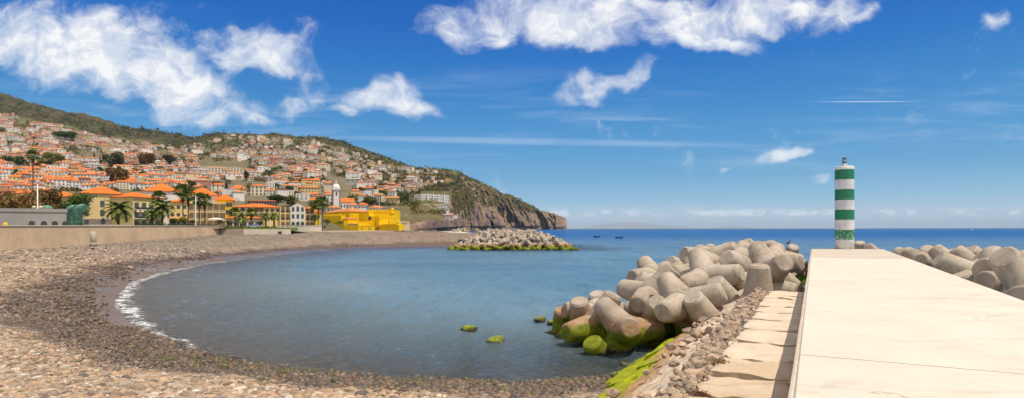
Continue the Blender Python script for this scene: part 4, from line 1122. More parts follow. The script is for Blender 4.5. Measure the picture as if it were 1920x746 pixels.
def archwin(par, x, z, w, h, y=0.0, name='arched_opening', mt=None, rail=False):
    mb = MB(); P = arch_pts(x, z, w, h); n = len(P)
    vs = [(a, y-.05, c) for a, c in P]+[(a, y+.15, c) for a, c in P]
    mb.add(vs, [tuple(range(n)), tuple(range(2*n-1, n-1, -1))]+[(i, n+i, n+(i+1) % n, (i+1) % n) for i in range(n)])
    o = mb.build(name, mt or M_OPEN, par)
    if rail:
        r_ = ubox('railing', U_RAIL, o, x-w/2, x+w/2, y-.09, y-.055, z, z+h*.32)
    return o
def roof_mb(w, d, z, rise, ov=.45, kind='hip', th=.18):
    mb = MB(); x0, x1, y0, y1 = -ov, w+ov, -ov, d+ov
    if kind == 'hip':
        if w >= d: i = d/2*.95; a, c = (x0+i+ov, (y0+y1)/2), (x1-i-ov, (y0+y1)/2)
        else: i = w/2*.95; a, c = ((x0+x1)/2, y0+i+ov), ((x0+x1)/2, y1-i-ov)
    elif kind == 'gablex': a, c = (x0, (y0+y1)/2), (x1, (y0+y1)/2)
    else: a, c = ((x0+x1)/2, y0), ((x0+x1)/2, y1)
    lon = (w >= d) if kind == 'hip' else kind == 'gablex'
    v = [(x0, y0, z), (x1, y0, z), (x1, y1, z), (x0, y1, z), (a[0], a[1], z+rise), (c[0], c[1], z+rise)]
    b_ = [(p[0], p[1], z-th) for p in v[:4]]
    f = [(0, 1, 5, 4), (1, 2, 5), (2, 3, 4, 5), (3, 0, 4)] if lon else [(0, 1, 4), (1, 2, 5, 4), (2, 3, 5), (3, 0, 4, 5)]
    f = f+[(6, 7, 1, 0), (7, 8, 2, 1), (8, 9, 3, 2), (9, 6, 0, 3), (9, 8, 7, 6)]
    return mb.add(v+b_, f)
def front(px1, Y1, px2, Y2):
    a = Vector((xat(px1, Y1), Y1)); b_ = Vector((xat(px2, Y2), Y2)); d = b_-a
    return a, d.length, math.atan2(d.y, d.x)
def block(name, label, cat, px1, Y1, px2, Y2, depth, z0, z1, wall, roof=None, rise=2.2, rm=None, kind='hip', group=None, ov=.5, face=True):
    """a building whose front runs between two points of the photo's ground plan"""
    if face:
        u1, u2 = (px1-CX)/F, (px2-CX)/F; k = -(u1+u2)/2*.92; Y2 = Y1*(1-k*u1)/(1-k*u2)
    a, w, rz = front(px1, Y1, px2, Y2)
    t = thing(name, label, cat, (a.x, a.y, z0), rz, group)
    mb = MB(); mb.box(0, w, 0, depth, -3, z1-z0); mb.build('wall', wall, t)
    if roof == 'flat':
        mb = MB(); mb.box(-.12, w+.12, -.12, depth+.12, z1-z0+.003, z1-z0+.5); mb.box(.2, w-.2, .2, depth-.2, z1-z0+.51, z1-z0+.53); mb.build('parapet', wall, t)
    elif roof: roof_mb(w, depth, z1-z0+.2, rise, ov, kind).build('roof', rm or M_ROOF, t)
    return t, w, z1-z0
def Zt(py, Y): return zat(py, Y)
# --- sea walls
def wall_run(name, label, pts, tops, thick, mt, zb=1.5, cap=None, cat='wall', batter=.25):
    t = thing(name, label, cat, (pts[0][0], pts[0][1], 0))
    mb = MB(); P = [Vector(p) for p in pts]; vs = []; fs = []
    for i, p in enumerate(P):
        d = (P[min(i+1, len(P)-1)]-P[max(i-1, 0)]).normalized(); nrm = Vector((d.y, -d.x)); q = p-P[0]
        a = q+nrm*batter; c = q-nrm*thick
        vs += [(a.x, a.y, zb), (q.x, q.y, tops[i]), (c.x, c.y, tops[i]), (c.x, c.y, zb)]
    for i in range(len(P)-1):
        for k in range(3): fs.append((i*4+k, (i+1)*4+k, (i+1)*4+k+1, i*4+k+1))
    n = len(P)-1; fs += [(0, 1, 2, 3), (n*4+3, n*4+2, n*4+1, n*4)]
    mb.add(vs, fs); mb.build('wall_face', mt, t)
    if cap:
        mb = MB(); vs = []; fs = []
        for i, p in enumerate(P):
            d = (P[min(i+1, len(P)-1)]-P[max(i-1, 0)]).normalized(); nrm = Vector((d.y, -d.x)); q = p-P[0]
            a = q+nrm*.12; c = q-nrm*(thick+.1)
            vs += [(a.x, a.y, tops[i]+.004), (a.x, a.y, tops[i]+.16), (c.x, c.y, tops[i]+.16), (c.x, c.y, tops[i]+.004)]
        for i in range(len(P)-1):
            for k in range(4): fs.append((i*4+k, (i+1)*4+k, (i+1)*4+(k+1) % 4, i*4+(k+1) % 4))
        fs += [(0, 1, 2, 3), (n*4+3, n*4+2, n*4+1, n*4)]
        mb.add(vs, fs); mb.build('coping', cap, t)
    return t
sw = []
for k in range(12): f = k/11; sw.append((-67.0-11.5*f, 45+112*f))
wall_run('seawall', 'long tan concrete seawall behind the shingle beach', sw, [5.32+.5*k/11 for k in range(12)], .7, M_SEAW, 1.5, M_SEAW2)
wall_run('seawall', 'short darker concrete wall with grass on top, right of the long seawall', [(-78.4, 157.3), (-72.6, 158.2)], [5.1, 5.08], .6, M_SEAW3)
wl = wall_run('seawall', 'low pale concrete wall right of the grassy one with a dark drain hole', [(-72.5, 158.25), (-66, 162), (-62.2, 165)], [5.02, 5.02, 5.02], .6, M_SEAW2)
mb = MB(); mb.box(-.45, .45, -.32, .2, 3.4, 4.2); o = mb.build('drain', M_RAIL, wl, loc=(7.9, 4.9, .2), rotz=math.atan2(3, 3.8))
wall_run('seawall', 'pale sloping ramp wall below the white gabled hotel', [(xat(543, 176), 176), (xat(570, 190), 190), (xat(603, 205), 205)], [6.05, 6.15, 6.2], .5, M_SEAW2, 1.5, M_SEAW2)
M_LAWN = mat('lawn', (.10, .19, .02), (.16, .22, .03), 1.2, .95, .5, 20)
mb = MB(); mb.prism([(-78.5, 159), (-72.4, 159.2), (-61, 167), (-66, 173), (-84, 168)], 4.6, 5.42); tag(mb.build('lawn', M_LAWN), kind='structure')
M_PATH = concrete('promenade_paving', (.46, .39, .31), (.52, .45, .36), (.36, .30, .24), scale=.2, stain=.4)
mb = MB(); mb.prism([(-69, 45), (-80.0, 157), (-92, 157), (-84, 45)], 4.5, 5.36); tag(mb.build('promenade', M_PATH), kind='structure')
# pale ramps and paths down to the beach beneath the fort
def ribbon(name, pts, w, zs, mt):
    mb = MB(); P = [Vector(p) for p in pts]; vs = []; fs = []
    for i, p in enumerate(P):
        d = (P[min(i+1, len(P)-1)]-P[max(i-1, 0)]).normalized(); nrm = Vector((d.y, -d.x))*w/2
        vs += [(p.x+nrm.x, p.y+nrm.y, zs[i]-.6), (p.x+nrm.x, p.y+nrm.y, zs[i]), (p.x-nrm.x, p.y-nrm.y, zs[i]), (p.x-nrm.x, p.y-nrm.y, zs[i]-.6)]
    for i in range(len(P)-1):
        for k in range(3): fs.append((i*4+k, (i+1)*4+k, (i+1)*4+k+1, i*4+k+1))
    n = len(P)-1; fs += [(0, 1, 2, 3), (n*4+3, n*4+2, n*4+1, n*4)]
    mb.add(vs, fs); return tag(mb.build(name, mt), kind='structure')
M_SAND = mat('pale_ramp', (.50, .40, .29), (.43, .335, .24), .15, .95, .4, 2)
ribbon('ramp', [(xat(575, 196), 196), (xat(615, 215), 215), (xat(660, 245), 245), (xat(720, 290), 290)], 16, [4.1, 4.15, 4.15, 4.1], M_SAND)
ribbon('path', [(xat(610, 222), 222), (xat(660, 250), 250), (xat(720, 282), 282), (xat(790, 270), 270)], 2.5, [4.4, 4.35, 4.25, 4.2], M_SEAW2)
ribbon('path', [(xat(560, 190), 190), (xat(640, 214), 214), (xat(740, 224), 224), (xat(850, 214), 214)], 3, [4.3, 4.22, 4.1, 4.0], M_SAND)
ribbon('path', [(xat(836, 215), 215), (xat(850, 200), 200), (xat(872, 186), 186)], 6, [4.1, 4.0, 3.7], M_SEAW2)

# --- grey pumping station with arched vents and green ducts
gs_, w, h = block('pump_station', 'low grey flat roofed station with arched vents behind the seawall', 'building', -60, 92, 125, 104, 9, 5.3, Zt(397, 104), M_GRY, 'flat')
for px in (62, 81.5, 99.5, 117):
    x = (px+60)/185*w+.8*(px-60)/60-.4; o = archwin(gs_, x, .35, .85, .78, 0, 'vent', M_RAIL); 
a_, w2, rz2 = front(50, 108, 108, 112)
up = MB(); up.box(0, w2, 0, 4, 0, .9); o = up.build('roof_room', M_STONE, gs_); o.parent = gs_; o.location = (w*.62, 4.5, h); o.scale = (.5, 1, 1)
M_DUCT = mat('green_duct_paint', (.085, .23, .16), (.12, .27, .20), 1.5, .5, .1, 6)
def duct(px, Y, z0, zt, r_, label, dirx):
    t = thing('vent_duct', label, 'duct', (xat(px, Y), Y, z0))
    pts = [(0, 0, 0), (0, 0, zt-z0-r_*1.3)]
    for k in range(1, 9):
        a = k/8*math.pi*.62; pts.append((dirx*r_*1.35*(1-math.cos(a)), -.15*k/8, zt-z0-r_*1.3+r_*1.35*math.sin(a)))
    mb = MB(); mb.tube(pts, [r_]*len(pts), 20); mb.build('pipe', M_DUCT, t)
    mb = MB()
    for z in (.05, 1.0, 2.0, zt-z0-r_*1.3):
        mb.lathe([(r_+.002, z), (r_+.06, z+.01), (r_+.06, z+.09), (r_+.002, z+.10)], 20)
    mb.build('flange', M_DUCT, t)
duct(130, 105, 5.3, Zt(388, 105), .60, 'left one of two green ducts with bent tops beside the grey station', 1)
duct(146, 102, 5.3, Zt(387.5, 102), .70, 'right one of two green ducts with bent tops beside the grey station', 1)
t = thing('vent_dome', 'green dome on the roof of the grey station', 'dome', (xat(87, 108), 108, Zt(391.5, 108)))
mb = MB(); mb.lathe([(1.0, 0), (1.0, .15), (.96, .4), (.8, .68), (.5, .85), (.2, .92), (.02, .94)], 24); mb.build('shell', M_DUCT, t)
mb = MB(); mb.lathe([(1.08, -.1), (1.1, .0), (1.08, .1), (1.0, .12)], 24); mb.build('rim', M_DUCT, t)
o = thing('post', 'pale concrete post standing on the beach before the long seawall', 'post', (xat(175, 92), 92, 2.85), 0)
mb = MB(); mb.lathe([(.42, -.4), (.40, 1.2), (.40, 1.75), (.36, 1.82), (.02, 1.83)], 20); q = mb.build('shaft', M_SEAW2, o); q.rotation_euler = (0, R(-4), 0)
mb = MB(); mb.lathe([(.55, -.5), (.52, .05), (.42, .1)], 16); mb.build('footing', M_SEAW3, o)

# --- the yellow hotel at the left
BZ = 5.6
t, w, h = block('hotel', 'yellow hotel with orange roof and arched corner bay behind the seawall at left', 'hotel', 150, 201, 228, 201, 14, BZ, Zt(362.5, 203), M_YEL, 'hip', 3.0, M_ROOF)
mb = MB(); mb.box(.0, w, -.12, -.003, -2, 3.1); mb.build('stone_base', M_STONE, t)
mb = MB(); mb.box(-.3, w+.3, -.35, -.003, h-.15, h+.1); mb.build('cornice', M_GRY, t)
for px in (162, 191.5, 210):
    for i, z in enumerate((.5, 4.0, 7.2)):
        if px == 210 and z < 5: continue
        window(t, (px-150)/78*w, z, 1.25, 2.2 if px != 210 else 1.3, 0 if z > 3.2 else -.12, frame=True)
mb = MB(); bx0, bx1 = w+.003, w+4.2
mb.box(bx0, bx1, -1.0, 8, -2, h-.3); bay = mb.build('corner_bay', M_YEL2, t)
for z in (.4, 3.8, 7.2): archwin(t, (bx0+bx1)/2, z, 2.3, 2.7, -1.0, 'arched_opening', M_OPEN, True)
a2, L2, rz2 = front(249.3, 203, 303, 214)
wg = bpy.data.objects.new('wing', None); bpy.data.objects.remove(wg)
mb = MB(); mb.box(0, L2, 0, 13, -2, h-1.2); wg = mb.build('wing', M_YEL2, t)
off = Matrix.Rotation(-t.rotation_euler[2], 4, 'Z') @ Vector((a2.x-t.location.x, a2.y-t.location.y, 0))
wg.location = off; wg.rotation_euler = (0, 0, rz2-t.rotation_euler[2])
roof_mb(L2, 13, h-1.0, 1.9, .5).build('roof', M_ROOF, wg)
for k in range(4):
    for z in (.3, 3.5, 6.6): window(wg, L2*(k+.5)/4, z, 1.7, 2.2, 0)
for z in (3.3, 6.4):
    ubox('balcony', U_TRIM, wg, .3, L2-.3, -.9, -.06, z-.2, z)
    ubox('railing', U_RAIL, wg, .3, L2-.3, -.9, -.86, z+.003, z+.75)
t2, w, h = block('hotel_annex', 'long low yellow annex with orange roof behind brown tree left of hotel', 'building', 85, 212, 150, 210, 12, BZ, Zt(367, 211), M_YEL, 'gablex', 2.0, M_ROOF)
for k in range(5): window(t2, 1.5+k*(w-3)/4, 5.5, 1.6, 1.6); window(t2, 1.5+k*(w-3)/4, 1.5, 1.6, 2.0)
def rows_win(t, w, n, zs, ww, hh, x0=None, x1=None, y=0.0, frame=False, fn=window, **k):
    x0 = w*.5/n if x0 is None else x0; x1 = w-w*.5/n if x1 is None else x1
    for i in range(n):
        for z in zs: fn(t, x0+(x1-x0)*(i/(n-1) if n > 1 else .5), z, ww, hh, y, **k)
t, w, h = block('white_building', 'plain white hall with pyramid orange roof behind the palms by the hotel', 'building', 268, 236, 336, 240, 14, BZ, Zt(358, 238), M_WHT, 'hip', 3.6, M_ROOF)
rows_win(t, w, 5, (7.5,), 1.6, 1.7)
t, w, h = block('yellow_building', 'small yellow building with square windows between fan palms', 'building', 317, 214, 352, 217, 12, BZ, Zt(377, 215), M_BYEL if 0 else M_YEL2, 'hip', 1.0, M_ROOF)
rows_win(t, w, 3, (1.2, 4.2, 7.0), 1.1, 1.2)
mb = MB(); mb.box(-.2, w+.2, -1.4, -.003, 3.1, 3.4); mb.build('canopy', M_ROOF, t)
t, w, h = block('white_hall', 'white hall under a large bright orange hip roof beside the thin white pole', 'building', 350, 232, 408, 238, 14, BZ, Zt(366, 234), M_WHT, 'hip', 3.4, M_ROOF)
rows_win(t, w, 6, (6.5,), 1.4, 1.4)
t, w, h = block('cream_building', 'cream yellow building with deep balconies above the white marquee', 'building', 352, 219, 423, 222, 12, BZ, Zt(380, 221), M_YEL2, 'flat')
rows_win(t, w, 6, (.6, 3.6, 6.7), 1.9, 2.1, me=U_OPEN, name='balcony_opening')
rows_win(t, w, 6, (3.5, 6.6), 2.1, .12, y=-.08, me=U_TRIM, name='balcony_slab')
t, w, h = block('bright_yellow_building', 'bright yellow block with orange roof right of the cypress, above hotel row', 'building', 405, 229, 437, 232, 14, BZ, Zt(373.5, 230), M_BYEL, 'hip', 2.0, M_ROOF)
mb = MB(); mb.box(w*.55, w-.01, -1.6, -.003, -1, h-1.5); mb.build('bay', M_BYEL, t)
rows_win(t, w, 2, (2.2, 5.2, 8.2), 1.3, 1.7, w*.68, w*.87, -1.6)
t, w, h = block('yellow_hotel', 'long yellow hotel with arched loggias and white gabled front by the ramp', 'hotel', 436, 226, 525, 230, 14, BZ, Zt(387, 228), M_YEL2, 'gablex', 1.6, M_ROOF)
rows_win(t, w, 3, (1.0, 4.0, 6.3), 1.5, 1.8, w*.06, w*.36)
for z in (1.0, 4.0, 6.2):
    for x in (w*.5, w*.6): archwin(t, x, z, 1.6, 2.0, 0, 'arched_opening')
rows_win(t, w, 3, (3.3, 6.2), 1.1, 1.2, w*.72, w*.95)
mb = MB(); mb.box(w+.003, w+3.9, -.9, 10, -2, h+.1); mb.build('loggia_bay', M_YEL2, t)
for z in (.1, 3.2, 6.1):
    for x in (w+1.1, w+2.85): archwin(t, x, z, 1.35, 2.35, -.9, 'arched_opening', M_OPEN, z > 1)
g0, g1 = w+3.91, w+9.3
mb = MB(); gh = h+.3; n = 5
P = [(g0, -2), (g1, -2), (g1, gh), ((g0+g1)/2, gh+1.4), (g0, gh)]
mb.add([(a, -1.3, c) for a, c in P]+[(a, 10, c) for a, c in P], [tuple(range(5)), tuple(range(9, 4, -1))]+[(i, 5+i, 5+(i+1) % 5, (i+1) % 5) for i in range(5)])
mb.build('gabled_front', M_WHT, t)
for x in (g0+.95, (g0+g1)/2, g1-.95):
    archwin(t, x, .1, 1.25, 2.3, -1.3, 'arched_door', M_SHUT)
    for z in (3.6, 6.4): window(t, x, z, .95, 1.75, -1.3)
mb = MB(); mb.lathe([(.02, 0), (.42, .01), (.42, .06), (.02, .07)], 16); o = mb.build('round_ornament', M_GREY, t); o.location = ((g0+g1)/2, -1.28, gh+.3); o.rotation_euler = (R(90), 0, 0)
mb = MB(); mb.box(g1+.003, g1+3.6, -.9, 10, -2, h-.4); mb.build('loggia_bay', M_YEL, t)
for z in (.1, 3.0, 5.7):
    for x in (g1+1.0, g1+2.6): archwin(t, x, z, 1.3, 2.25, -.9, 'arched_opening', M_OPEN, z > 1)
r_ = roof_mb(3.6, 10.9, h-.2, .9, .3).build('roof', M_ROOF, t); r_.location = (g1+.003, -.9, 0)
t, w, h = block('pavilion', 'low cream cafe pavilion with orange roof edge before the yellow hotel', 'pavilion', 423, 206, 491, 209, 7, BZ, Zt(407.5, 207), M_CRM, 'hip', .7, M_ROOF)
rows_win(t, w, 5, (.6,), 1.7, 1.4)
t = thing('marquee', 'white dome topped marquee in front of the cream building', 'marquee', (xat(404.5, 203), 203, 5.4))
mb = MB(); n = 14
for i in range(n):
    a0 = math.pi*i/n; a1 = math.pi*(i+1)/n
    for (r0, r1) in ((1, .6), (.6, .01)):
        def q(a, r): return (-2.9*math.cos(a)*1.0, -2.2*r*0+(-2.0+2.0*(1-r)), 2.45+1.15*math.sin(a)*(.55+.45*(1-r)))
        mb.add([q(a0, r0), q(a1, r0), q(a1, r1), q(a0, r1)], [(0, 1, 2, 3)], 0, True)
mb.add([(-2.9, 2, 2.45), (2.9, 2, 2.45), (2.9, -2, 2.45), (-2.9, -2, 2.45)], [(0, 1, 2, 3)])
mb.build('canopy', M_TRIM, t)
for x in (-2.7, 2.7):
    for y in (-1.8, 1.8): mb = MB(); mb.tube([(x, y, 0), (x, y, 2.5)], .05, 6); mb.build('leg', M_TRIM, t)

# --- the yellow fort
FZ = 4.0
t = thing('fort', 'bright yellow seaside fort with battlements and small corner turrets', 'fort', (xat(690, 355), 355, FZ))
def fpart(name, px1, Y1, px2, Y2, depth, py_top, z0=-1.5, mt=None, roof=None, rise=1.8, merl=False, rm=None, Yref=None):
    a, w, rz = front(px1, Y1, px2, Y2); zt = Zt(py_top, Yref or min(Y1, Y2))-FZ
    mb = MB(); mb.box(0, w, 0, depth, z0, zt)
    if merl:
        n = max(3, int(w/1.7)); s_ = w/n
        for i in range(n): mb.box(i*s_+.15, i*s_+s_-.6, -.001, .8, zt+.001, zt+1.15)
        m2 = max(2, int(depth/1.7)); s_ = depth/m2
        for i in range(1, m2): mb.box(w-.7, w+.001, i*s_+.2, i*s_+s_-.45, zt+.001, zt+.85); mb.box(-.001, .7, i*s_+.2, i*s_+s_-.45, zt+.001, zt+.85)
    o = mb.build(name, mt or M_FORT, t); o.location = (a.x-t.location.x, a.y-t.location.y, 0); o.rotation_euler = (0, 0, rz)
    mb = MB(); mb.box(-.12, w+.12, -.14, -.003, zt-.35, zt-.12); mb.build('string_course', M_FORT, o)
    if roof: roof_mb(w, depth, zt+.2, rise, .4).build('roof', rm or M_ROOF2, o)
    return o, w, zt
# keep: long shaded wall on the left and a short lit wall on the right meet at a corner
k1, w, zt = fpart('keep', 609, 398, 655, 366, 13, 396, roof=True, rise=2.2, Yref=372)
for x in (w*.2, w*.5, w*.84): window(k1, x, zt-3.4, 1.0, 1.4)
k2, w, zt = fpart('gatehouse', 655.5, 366, 673, 371, 14, 395.5, roof=True, rise=2.0)
for x in (w*.16, w*.39, w*.62, w*.85):
    for z in (zt-3.3, zt-6.6): window(k2, x, z, .65, 2.1)
fpart('curtain_wall', 606, 368, 640, 356, 3, 403, merl=True)
fpart('stair_wing', 637, 360, 654, 352, 5, 409, roof=True, rise=.8)
fpart('inner_wall', 673, 366, 692, 362, 8, 397)
u1, w, zt = fpart('upper_battery', 690, 366, 737, 364, 14, 395, merl=True)
fpart('upper_battery', 737.2, 363.5, 744, 368, 12, 393.5)
fpart('terrace_wall', 645, 346, 704, 356, 9, 416.5, merl=True, Yref=346)
m1, w, zt = fpart('bastion', 671, 372, 711, 353, 10, 404, Yref=353)
window(m1, w*.3, zt-2.2, 1.0, 1.2)
m2, w, zt = fpart('bastion', 711.3, 353, 740, 358, 12, 406, merl=True)
window(m2, w*.62, zt-3.4, .5, 1.4)
fpart('lower_bastion', 672, 334, 704, 352, 10, 421, Yref=341)
fpart('lower_bastion', 704.2, 352, 748, 335, 3.5, 420, Yref=338)
fpart('lower_terrace', 706, 356, 744, 346, 5, 418.3, merl=False, Yref=343)
for px, Y, py, r_ in ((736, 363, 396, .95), (746.5, 337, 419.5, .7), (660, 372, 394, .6)):
    z = Zt(py, Y)-FZ
    mb = MB(); mb.lathe([(.1, z-1.6), (r_, z-.6), (r_*1.12, z-.5), (r_*1.12, z-.3), (r_, z-.28), (r_, z+1.2), (r_*1.15, z+1.25), (r_*1.15, z+1.4), (r_*.95, z+1.6), (r_*.6, z+2.1), (r_*.2, z+2.35), (.12, z+2.7), (.02, z+2.8)], 16)
    o = mb.build('turret', M_FORT, t, loc=(xat(px, Y)-t.location.x, Y-t.location.y, 0))
t, w, h = block('stone_bastion', 'pale bare stone bastion block right of the yellow fort', 'bastion', 749.5, 352, 768.5, 356, 9, 2.5, Zt(415.5, 353), M_CRM, 'flat')
rows_win(t, w, 2, (h-1.2,), .9, .8, w*.3, w*.55, me=U_OPEN)
t, w, h = block('stone_wall', 'grey rough stone wall left below the yellow fort', 'wall', 651, 338, 671.5, 341, 3, 3, Zt(419.5, 339), M_STONE, 'flat')
t, w, h = block('beach_slab', 'low grey concrete slab on the beach crest before the fort', 'slab', 727, 232, 746, 233, 4, 3.4, Zt(433.4, 232), M_SEAW2); 
mb = MB(); mb.box(-.2, w+.2, -.3, 4.2, h+.003, h+.09); mb.build('lid', M_SEAW2, t)
t = thing('crate', 'small dark crate standing on the beach crest right of the slab', 'crate', (xat(755.5, 222), 222, 3.75))
mb = MB(); mb.box(-.45, .45, -.3, .3, .06, .62); mb.build('body', M_RAIL, t)
mb = MB(); mb.box(-.5, .5, -.35, .35, .62, .70); mb.build('lid', M_STONE, t)

# ------------------------------------------------------------------ houses
LM = [(230, 392, 'the left yellow hotel'), (425, 352, 'the dark cypress'), (500, 400, 'the long yellow hotel'), (630, 358, 'the church tower'), (700, 402, 'the yellow fort'), (485, 355, 'the arched building'),
      (50, 395, 'the grey station'), (412, 316, 'the long apartments'), (62, 300, 'the tallest palm'), (815, 372, 'the white cliff apartments'), (300, 372, 'the twin palms'), (375, 360, 'the white pole'), (447, 350, 'the dormer house')]
def trim(t):
    return t.replace(' and right of', ', right of').replace(' and left of', ', left of')
def where(px, py):
    best = min(LM, key=lambda l: math.hypot((px-l[0])*.7, py-l[1])); dx, dy = px-best[0], py-best[1]
    a = math.hypot(dx, dy); far = 'just ' if a < 28 else ('' if a < 75 else 'well ')
    if abs(dx) < .4*abs(dy): r_ = 'above' if dy < 0 else 'below'
    elif abs(dy) < .35*abs(dx): r_ = 'right of' if dx > 0 else 'left of'
    else: r_ = ('above' if dy < 0 else 'below')+(' right of' if dx > 0 else ' left of')
    return trim(r_+' '+best[2])
SEEN = {}
ORD = ['', ', second such from left', ', third such from left', ', fourth such from left', ', fifth such from left', ', sixth such from left', ', seventh such from left', ', eighth such from left', ', ninth such from left', ', tenth such from left']
def finish_labels(objs):
    """objs: (object, text, px): equal texts get told apart by their order from the left"""
    by = {}
    for o, tx, px in objs: by.setdefault(tx, []).append((px, o))
    for tx, l in by.items():
        l.sort(key=lambda e: e[0])
        for i, (px, o) in enumerate(l):
            if len(l) == 1: o['label'] = tx
            elif i == 0: o['label'] = tx+', leftmost'
            elif i == len(l)-1: o['label'] = tx+', rightmost'
            else: o['label'] = tx+', %s from left' % nth[i]
BLOCKED = [(268, 357, 352, 410), (85, 360, 305, 425), (350, 362, 404, 425), (404, 372, 440, 425), (436, 378, 585, 425), (470, 342, 503, 372), (432, 340, 463, 365), (395, 340, 425, 360), (462, 368, 520, 385), (372, 304, 466, 328), (786, 360, 846, 395), (620, 334, 660, 392), (590, 355, 612, 380), (600, 386, 770, 435)]
def blocked(px, py, m=2): return any(a-m < px < c+m and b_-m < py < d+m for a, b_, c, d in BLOCKED)
SKYL = lambda px: float(np.interp(px, [0, 50, 100, 165, 235, 300, 350, 420, 480, 540, 590, 640, 700, 760, 800, 860], [173, 190, 198, 216, 238, 249, 257, 249, 251, 253, 253, 266, 290, 308, 315, 322]))
ystack = np.geomspace(200, 2760, 260)
def prof(px):
    z = np.array([hz(px, Y) for Y in ystack]); return HY-(z-HC)*F/ystack
PROF = {px: prof(px) for px in range(-12, 892, 6)}
def Yof(px, py):
    k = int(round(px/6))*6; k = min(max(k, -12), 888); pr_ = PROF[k]
    j = np.where(pr_ <= py)[0]
    return None if len(j) == 0 else float(ystack[j[0]])
# --- second row landmarks
def base_at(px, Y): return hz(px, Y)-.4
def YG(px, py): return Yof(px, py) or 600.0
t, w, h = block('arched_building', 'tall cream building with three rows of four dark arches on the slope', 'building', 470, YG(485, 367), 501, 0, 14, base_at(485, YG(485, 367)), Zt(348, YG(485, 367)), M_CRM, 'hip', 2.0, M_ROOF)
for z in (h-11.5+8.2, h-11.5+4.6, h-11.5+1.0):
    for k in range(4): archwin(t, w*(k+.5)/4, z, 1.7, 2.6, 0, 'arched_opening', M_WIN)
t, w, h = block('dormer_house', 'cream house with steep orange roof and two white dormers right of cypress', 'house', 432, YG(447, 364), 462, 0, 12, base_at(447, YG(447, 364)), Zt(353.5, YG(447, 364)), M_CRM, 'hip', 4.6, M_ROOF)
rows_win(t, w, 5, (h-2.9,), 1.0, 2.0, me=U_SHUT)
for x in (w*.36, w*.66):
    mb = MB(); P = arch_pts(0, 0, 1.7, 2.3); n = len(P)
    mb.add([(a, 0, c) for a, c in P]+[(a, 3, c) for a, c in P], [tuple(range(n)), tuple(range(2*n-1, n-1, -1))]+[(i, n+i, n+(i+1) % n, (i+1) % n) for i in range(n)])
    d_ = mb.build('dormer', M_TRIM, t, loc=(x, 1.0, h+.7)); archwin(d_, 0, .4, .8, 1.4, 0, 'window', M_WIN)
t, w, h = block('arched_building', 'cream building with round arched windows left of the cypress', 'building', 396, YG(410, 360), 424, 0, 12, base_at(410, YG(410, 360)), Zt(345.5, YG(410, 360)), M_CRM, 'hip', 2.0, M_ROOF)
for x in (w*.15, w*.45, w*.78): archwin(t, x, h-3.2, 1.8, 2.4, 0, 'window', M_WIN); window(t, x, h-6.6, 1.2, 1.8)
t, w, h = block('long_dark_pavilion', 'long low dark pavilion with slim columns above the yellow hotel', 'building', 462, YG(490, 384), 520, 0, 8, base_at(490, YG(490, 384)), Zt(375, YG(490, 384)), mat('dark_timber', (.06, .05, .045), (.09, .07, .06), 1, .8), 'hip', 1.0, M_ROOF3)
for k in range(11): ubox('column', U_TRIM, t, w*(k+.4)/11.4, w*(k+.4)/11.4+.18, -.4, -.2, 0, h)
t, w, h = block('apartments', 'long cream apartment terrace with pink end, halfway up the slope', 'apartment block', 372, YG(410, 328), 455, 0, 16, base_at(410, YG(410, 328))-1, Zt(312, YG(410, 328)), M_CRM, 'flat')
rows_win(t, w, 14, (h-3, h-6.2, h-9.4), 2.6, 1.8); rows_win(t, w, 4, (h-13, ), 1.8, 2)
mb = MB(); mb.box(w+.01, w+12, -1, 14, -3, h-2); mb.build('end_block', M_PINK, t); rows_win(t, 9, 3, (h-5, h-8), 1.6, 1.6, w+1.5, w+7.5, -1)
r_ = roof_mb(w*.45, 15, h+.6, 1.6, .3).build('roof', M_ROOF2, t); r_.location = (w*.2, .5, 0)
t, w, h = block('apartments', 'white stepped apartment blocks at the cliff edge on the right of town', 'apartment block', 790, YG(815, 379), 842, YG(815, 379)*1.05, 18, base_at(815, YG(815, 379))-6, Zt(364.5, YG(815, 379)), M_WHT, 'flat', face=False)
rows_win(t, w, 16, (h-3.5, h-7, h-10.5, h-14), 2.6, 1.8)
for k in range(4): ubox('fin', U_TRIM, t, w*(k+.9)/5, w*(k+.9)/5+2.2, -2.2, -.06, 0, h+1.5)
for k in range(4):
    Yt = YG(820, 391)+k*9-20; zz0 = Zt(389.5-k*2.7, Yt)
    t, w, h = block('terraced_hotel', ['lowest', 'second lowest', 'third lowest', 'topmost'][k]+' grey white terrace of the stepped hotel under the cliff apartments', 'hotel terrace', 800-k*6, Yt, 842-k*2, Yt*1.03, 9, zz0-9, zz0, M_WHT, None, face=False, group='terraces of the stepped hotel')
    ubox('window_band', U_WIN, t, .6, w-.6, -.06, .2, h-2.3, h-.6)
# --- the church with the white domed tower
Yc = 470; bz = base_at(635, Yc)-3
t = thing('church', 'white church with a grey striped tower under a white dome', 'church', (xat(630.5, Yc), Yc, bz), R(22))
th = Zt(356.5, Yc)-bz; mb = MB(); mb.box(-2.6, 2.6, -2.6, 2.6, -6, th); tw = mb.build('tower', M_WHT, t)
for sx_, sy_ in ((-1, -1), (1, -1), (1, 1), (-1, 1)):
    mb = MB(); mb.box(sx_*2.66-.35, sx_*2.66+.35, sy_*2.66-.35, sy_*2.66+.35, -6, th-.3); mb.build('corner_pilaster', M_STONE, t)
for a in range(4):
    e = bpy.data.objects.new('belfry_opening', None)
    bpy.data.objects.remove(e)
    o = archwin(tw, 0, th-4.6, 1.2, 3.0, -2.62, 'belfry_opening', M_WIN); o.rotation_euler = (0, 0, a*math.pi/2)
mb = MB(); mb.box(-3.2, 3.2, -3.2, 3.2, th+.003, th+.6); mb.build('cornice', M_TRIM, t)
